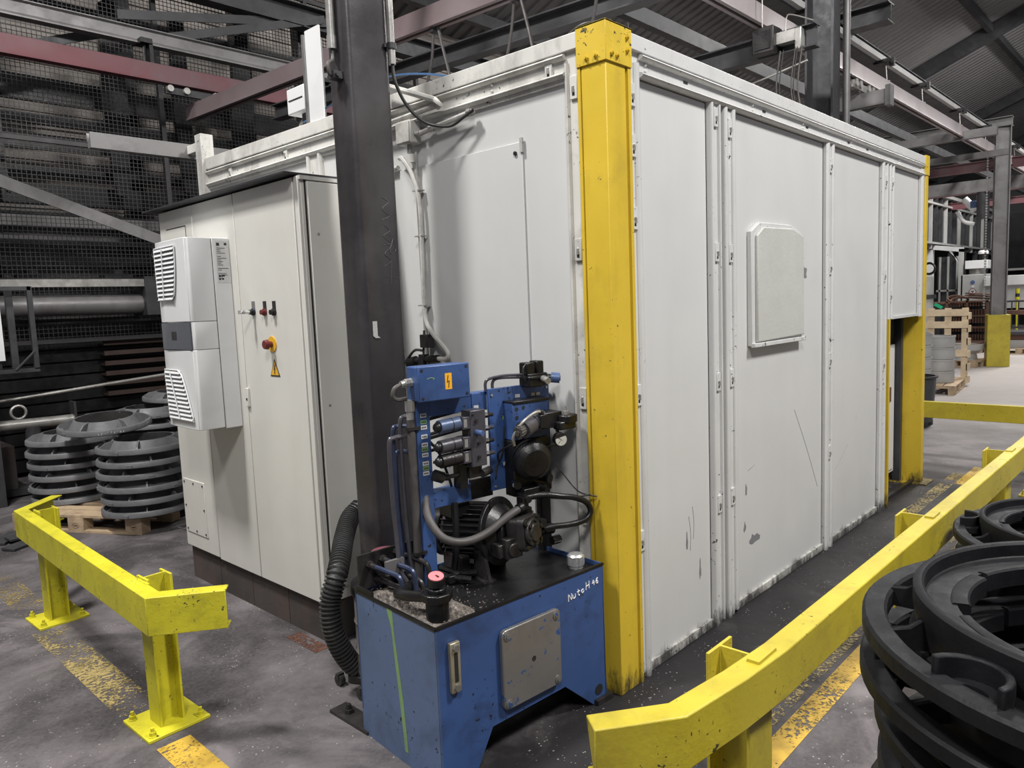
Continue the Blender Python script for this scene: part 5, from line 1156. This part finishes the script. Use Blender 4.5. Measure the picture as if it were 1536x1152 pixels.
# festoon cables hanging from the crane bridge
for i, (y0, y1, dp) in enumerate([(2.9, 2.1, .85), (2.05, 1.35, .9), (4.0, 2.95, .8)]):
    t = thing('festoon_cable', (1.85, (y0+y1)/2, 3.9), ['dark cable loop hanging from the crane bridge, middle one', 'dark cable loop hanging nearest the yellow cap', 'dark cable loop hanging next to the column top'][i], 'cable')
    xa, xb = 1.56+(6.95-y0)*.0562, 1.56+(6.95-y1)*.0562
    MB().tube([(xa, y0, 3.89), (xa, y0-.08, 3.6), (xa-.02, y0-(y0-y1)*.35, 3.9-dp), (xb, y0-(y0-y1)*.62, 3.9-dp-.02), (xb, y1+.08, 3.55), (xb, y1, 3.89)], .012, 8).build('loop', M['hose'], t)
    MB().box(xb-.03, xb+.03, y1-.02, y1+.02, 3.86, 3.91).build('carrier', M['steel'], t)
tag(MB().tube([(.05, 2.2, 2.76), (.1, 1.6, 2.86), (.15, 1.2, 2.82), (.3, .9, 2.72)], .005, 6).build('blue_hose', M['bluecable'], None), 'thin blue hose lying over the enclosure roof edge', 'hose')
ub = thing('ceiling_pipe', (3.5, 4, 3.7), 'beige round pipe seen beneath the crane bridges', 'pipe')
MB().cyl((3.2, 6.5, 3.75), (3.9, 2.2, 3.75), .07, 14).build('tube', M['wtube'], ub)
fx = thing('light_fitting', (5.3, 4.0, 4.6), 'pale flat light fitting behind the crane bridges', 'light fitting')
MB().box(4.4, 5.6, 3.3, 3.8, 4.35, 4.42).build('housing', M['lsteel'], fx)
for x in (4.6, 5.4): MB().cyl((x, 3.2+.3, 4.42), (x, 3.5, 8.98), .006, 6).build('hanging_rod', M['steel'], fx)

# ------------------------------------------------------------------ right background
tub = thing('plastic_tub', (7.3, .72, 0), 'dark grey tapered bin in the aisle just beyond the enclosure', 'bin')
MB().lathe([(.0, .06), (.20, .06), (.235, .59), (.255, .59), (.255, .61), (.225, .61), (.19, .08), (0, .08)], 28, M=tr(7.35, .83, 0)).build('body', M['steel'], tub)
MB().cbox(7.35, .83, .03, .34, .34, .06).build('foot', M['cabshut'], tub)
def can(cx, cy, z, label, rust=False):
    t = thing('grey_ring_shell', (cx, cy, z), label, 'shell', 'grey shells stacked by the wooden crate')
    MB(tr(cx, cy, z)).lathe([(.225, 0), (.245, 0), (.25, .012), (.248, .155), (.256, .16), (.256, .178), (.238, .178), (.225, .02), (.225, 0)], 28).build('shell', M['mach'], t)
rr = random.Random(8)
for s_, (cx, cy) in enumerate(((10.33, 1.62), (10.85, 1.42))):
    for k in range(4): can(cx+rr.uniform(-.01, .01), cy, .22+.185*k-(.0 if s_ == 0 else .07), ('grey round shell in the stack nearer the enclosure, ' if s_ == 0 else 'grey round shell in the stack by the wooden crate, ')+['lowest', 'second', 'third', 'topmost'][k])
pallet('wooden_pallet', (10.9, 1.55, 0), .1, 'wooden pallet under the grey shells in the aisle', W=.9)
wc = thing('wooden_crate', (11.7, 1.5, 0), 'pale wooden crate wall standing behind the grey shells', 'crate')
for i, y in enumerate((1.19, 1.44, 1.69, 1.94)): MB().box(11.55, 11.60, y-.045, y+.045, .05, 1.30).build('upright', M['woodl'], wc)
for z in (1.22, 1.02, .55, .10): MB().box(11.53, 11.55, 1.14, 2.0, z-.05, z+.06).build('slat', M['woodl'], wc)
for k in range(6): MB().box(11.55, 11.72, 1.13, 1.16, .06+.21*k, .17+.21*k).build('side_slat', M['woodl'], wc)
rp_ = thing('cast_base_ring', (15.2, 2.0, 0), 'wide grey cast ring with rusty rim on a small pallet', 'ring')
MB(tr(15.25, 2.02, 0)).lathe([(.26, .13), (.30, .13), (.28, .26), (.40, .34), (.42, .47), (.38, .47), (.33, .36), (.24, .26), (.26, .13)], 32).build('casting', M['mach'], rp_)
MB(tr(15.25, 2.02, 0)).lathe([(.37, .46), (.415, .46), (.41, .478), (.375, .478), (.37, .46)], 32).build('rim', M['rust'], rp_)
pallet('wooden_pallet', (15.3, 2.05, 0), 1.4, 'dark small pallet under the wide grey ring', L=.9, W=.7)
pallet('wooden_pallet', (18.9, 2.75, 0), 1.2, 'empty looking pallet left of the yellow column collar', L=.9)
pallet('wooden_pallet', (18.9, 1.45, 0), 1.4, 'pallet with pale boards right of the yellow column collar')
bd2 = thing('board_stack', (19.1, 1.4, .15), 'flat stack of brown and white boards on the far pallet', 'boards')
MB().box(18.6, 19.4, .6, 1.9, .145, .33).build('white_board', M['mach'], bd2)
MB().box(18.6, 19.4, .6, 1.9, .34, .46).build('brown_board', M['rust'], bd2)
MB().box(18.5, 19.5, .5, 1.85, .46, .53).build('top_mat', M['steel'], bd2)
cr = thing('rusty_cage', (22, 3.2, 0), 'rusty wire cage pallet filled with castings', 'cage')
for z in (.10, .48, .80, 1.20): MB().box(21.4, 21.46, 2.70, 3.72, z, z+.045).build('bar', M['rust'], cr)
for y in (2.70, 3.18, 3.68): MB().box(21.4, 21.48, y, y+.05, .05, 1.24).build('corner_post', M['rust'], cr)
MB().box(21.48, 22.3, 2.7, 3.74, .06, .10).build('floor_plate', M['steel'], cr)
MB().box(21.45, 22.3, 2.70, 3.74, 0, .05).build('skid', M['steel'], cr)
for r_ in range(5):
    for c in range(13):
        MB().cbox(21.62, 2.82+.068*c, .22+.235*r_, .06, .038, .15, ).build('casting', M['rust'], cr, smooth=False)
MB().box(21.8, 22.2, 2.75, 3.7, .12, 1.2).build('filling', M['cabshut'], cr)
hp_ = thing('casting_heap', (22, 3.1, 1.25), 'heap of rusty grates lying on the full cage', 'castings')
MB(tr(21.8, 3.05, 1.29) @ rx(.12)).box(-.3, .3, -.35, .25, 0, .03).box(-.3, .3, -.35, .25, .06, .09).box(-.3, .3, -.3, .25, .12, .15).build('grate', M['rust'], hp_)
MB().lathe([(.24, 0), (.27, 0), (.27, .05), (.24, .05), (.24, 0)], 24, M=tr(21.8, 3.52, 1.26) @ ry(-.35) @ rx(.2)).lathe([(.20, 0), (.23, 0), (.23, .05), (.20, .05), (.20, 0)], 24, M=tr(21.7, 3.45, 1.24) @ ry(-.35)).build('rusty_ring', M['rust'], hp_)
dkc = thing('dark_container', (21.5, 4.3, 0), 'dark container left of the rusty cage', 'container')
MB().box(21.3, 22.2, 3.85, 4.9, .1, 1.16).build('body', M['steel'], dkc, bev=.01)
MB().box(21.25, 22.25, 3.82, 4.95, 1.16, 1.22).build('rim', M['rust'], dkc)
tag(MB(tr(21.2, 3.87, 1.12) @ rx(.5)).box(0, .01, -.11, .11, -.04, .05).build('green_tag', M['green'], None), 'bright green tag hanging on the dark container', 'tag')
mc = thing('casting_machine', (24.4, 3.4, 0), 'light grey process machine with a round head behind the cage', 'machine')
MB().box(24.0, 25.4, 3.0, 3.94, 0, 2.0).build('body', M['mach'], mc, bev=.02)
MB().box(23.98, 25.0, 3.22, 3.82, 2.17, 2.42).build('head_plate', M['ac'], mc, bev=.01)
MB().cyl((24.3, 3.55, 2.0), (24.3, 3.55, 2.17), .22, 20).build('neck', M['galv'], mc)
MB().cyl((24.3, 3.40, 2.42), (24.3, 3.40, 2.62), .13, 16).build('motor', M['black'], mc)
MB().lathe([(.0, 2.61), (.14, 2.61), (.14, 2.68), (.10, 2.72), (0, 2.73)], 20, M=tr(24.3, 3.40, 0)).build('cap', M['ac'], mc)
MB().box(23.9, 25.0, -1.5, 3.3, 1.62, 1.92).build('long_arm', M['ac'], mc, bev=.02)
MB().box(23.95, 25.2, -1.5, 3.0, .95, 1.62).build('lower_body', M['mach'], mc)
for y, z, r, m_ in ((3.605, 1.76, .06, 'bluep'), (3.60, 1.63, .035, 'ac'), (3.60, 1.47, .10, 'redp')):
    q = MB().cyl((23.996, y, z), (23.988, y, z), r, 20).build('sign_disc', M[m_], mc)
    if m_ == 'redp':
        MB().cyl((23.988, y, z), (23.984, y, z), r*.8, 20).build('sign_field', M['ac'], q)
        MB().box(23.980, 23.984, y-.05, y+.05, z+.01, z+.035).box(23.980, 23.984, y-.012, y+.012, z-.05, z+.02).build('sign_mark', M['ink'], q)
be = thing('beacon_post', (23.6, 2.4, 0), 'yellow post with a black band in front of the machine arm', 'post')
MB().cyl((23.6, 2.38, 0), (23.6, 2.38, 1.2), .03, 10).cyl((23.6, 2.38, 1.38), (23.6, 2.38, 1.52), .055, 12).cyl((23.6, 2.38, 1.2), (23.6, 2.38, 1.28), .055, 12).build('pole', M['bar'], be)
MB().cyl((23.6, 2.38, 1.28), (23.6, 2.38, 1.38), .055, 12).build('black_band', M['ink'], be)
fn = thing('low_fence', (22.5, 2.2, 0), 'dark low railing in front of the grey machine arm', 'fence')
for y in [1.2+.16*k for k in range(10)]: MB().box(22.5, 22.53, y, y+.03, .45, 1.15).build('bar', M['steel'], fn)
MB().box(22.48, 22.54, 1.1, 2.75, 1.15, 1.2).box(22.48, 22.54, 1.1, 2.75, .42, .47).build('rail', M['steel'], fn)
MB().box(22.4, 22.9, 1.3, 2.5, .80, .92).build('tray', M['rust'], fn)
for y in (1.4, 1.9, 2.4): MB().box(22.5, 22.8, y, y+.08, 0, .8).build('leg', M['steel'], fn)
gt = thing('portal_frame', (24, 4.4, 0), 'white steel portal frame right of the enclosure end', 'frame')
MB().box(24.0, 24.2, 4.72, 4.90, 0, 2.98).build('upright', M['ac'], gt)
MB().box(24.0, 24.12, 3.88, 4.00, 0, 2.80).build('upright', M['mach'], gt)
MB().add([(24.0, 4.9, 2.86), (24.0, 3.88, 2.70), (24.0, 3.88, 2.84), (24.0, 4.9, 3.0), (24.12, 4.9, 2.86), (24.12, 3.88, 2.70), (24.12, 3.88, 2.84), (24.12, 4.9, 3.0)], [(0,1,2,3),(7,6,5,4),(0,4,5,1),(1,5,6,2),(2,6,7,3),(3,7,4,0)]).build('lintel', M['ac'], gt, smooth=False)
MB().add([(24.02, 4.0, 2.30), (24.02, 4.0, 2.44), (24.02, 4.32, 2.80), (24.02, 4.22, 2.80), (24.1, 4.0, 2.30), (24.1, 4.0, 2.44), (24.1, 4.32, 2.80), (24.1, 4.22, 2.80)], [(0,1,2,3),(7,6,5,4),(0,4,5,1),(1,5,6,2),(2,6,7,3),(3,7,4,0)]).build('knee_brace', M['ac'], gt, smooth=False)
for y in (4.10, 4.35, 4.58): MB().box(24.4, 24.46, y, y+.05, 0, 2.6).build('door_stile', M['mach'], gt)
MB().box(24.4, 24.46, 4.1, 4.7, 1.5, 1.56).build('door_rail', M['mach'], gt)
MB().box(24.5, 24.55, 4.1, 4.7, 0, 2.6).build('door_sheet', M['steel'], gt)
ng = thing('grey_post_machine', (9.6, 1.55, 0), 'grey motor housing with a black ring beside the enclosure edge', 'machine')
MB().cyl((13.0, 2.15, 1.2), (13.0, 2.15, 1.85), .14, 18).build('housing', M['mach'], ng); MB().box(12.9, 13.1, 2.02, 2.25, 0, 1.2).build('stem', M['mach'], ng)
MB().tube([(13.0, 2.09+.10*math.cos(a*PI/8), 2.0+.10*math.sin(a*PI/8)) for a in range(17)], .022, 8, smooth=False).build('black_ring', M['black'], ng)
MB().cyl((13.0, 2.15, 1.45), (13.0, 2.15, 1.52), .18, 18).build('flange', M['steel'], ng)
# glazed upper storey
mz = thing('glazed_gallery', (30, 4.7, 3), 'dark glazed upper gallery at the far right', 'gallery')
MB().box(20, 42, 4.75, 4.85, 2.9, 4.5).build('glass', M['glass'], mz)
for k in range(37): MB().box(20+.6*k, 20.07+.6*k, 4.66, 4.75, 2.85, 4.5).build('mullion', M['mach'] if k % 3 == 0 else M['steel'], mz)
MB().box(20, 42, 4.62, 4.85, 3.0, 3.06).box(20, 42, 4.64, 4.80, 4.22, 4.28).box(20, 42, 4.60, 4.85, 4.50, 4.60).build('rail', M['mach'], mz)
MB().box(20, 42, 5.9, 6.0, 0, 4.4).build('dark_infill', M['cabshut'], mz)
for k in range(9): MB().box(26.4+1.8*k, 26.55+1.8*k, 4.7, 4.85, 0, 3.0).build('upright', M['steel'], mz)
rb_ = thing('robot_arm', (19.5, 2.9, 3.2), 'white articulated arm with blue motor hanging below the crane beams', 'robot arm')
MB().tube([(19.6, 3.10, 3.55), (19.6, 2.95, 3.30), (19.6, 2.72, 3.20)], .05, 10).cyl((19.6, 2.95, 3.85), (19.6, 2.70, 3.55), .09, 12).build('arm', M['ac'], rb_)
MB().box(19.5, 19.8, 2.66, 2.80, 3.60, 3.78).build('motor', M['bluep'], rb_, bev=.02)
MB().cyl((19.44, 2.5, 3.3), (19.38, 2.5, 3.955), .14, 12).build('hanger', M['steel'], rb_)
fb_ = thing('far_shelving', (34, 2.5, 0), 'dark far shelving beyond the machine', 'shelving')
for z in (.8, 1.5, 2.2): MB().box(33, 34, -1, 4.5, z, z+.08).build('shelf', M['mach'], fb_)
for y in (-1, .5, 2, 3.5): MB().box(33, 33.1, y, y+.1, 0, 2.6).build('upright', M['steel'], fb_)
MB().box(34.1, 34.2, -3, 4.6, 0, 4.5).build('back_sheet', M['glass'], fb_)
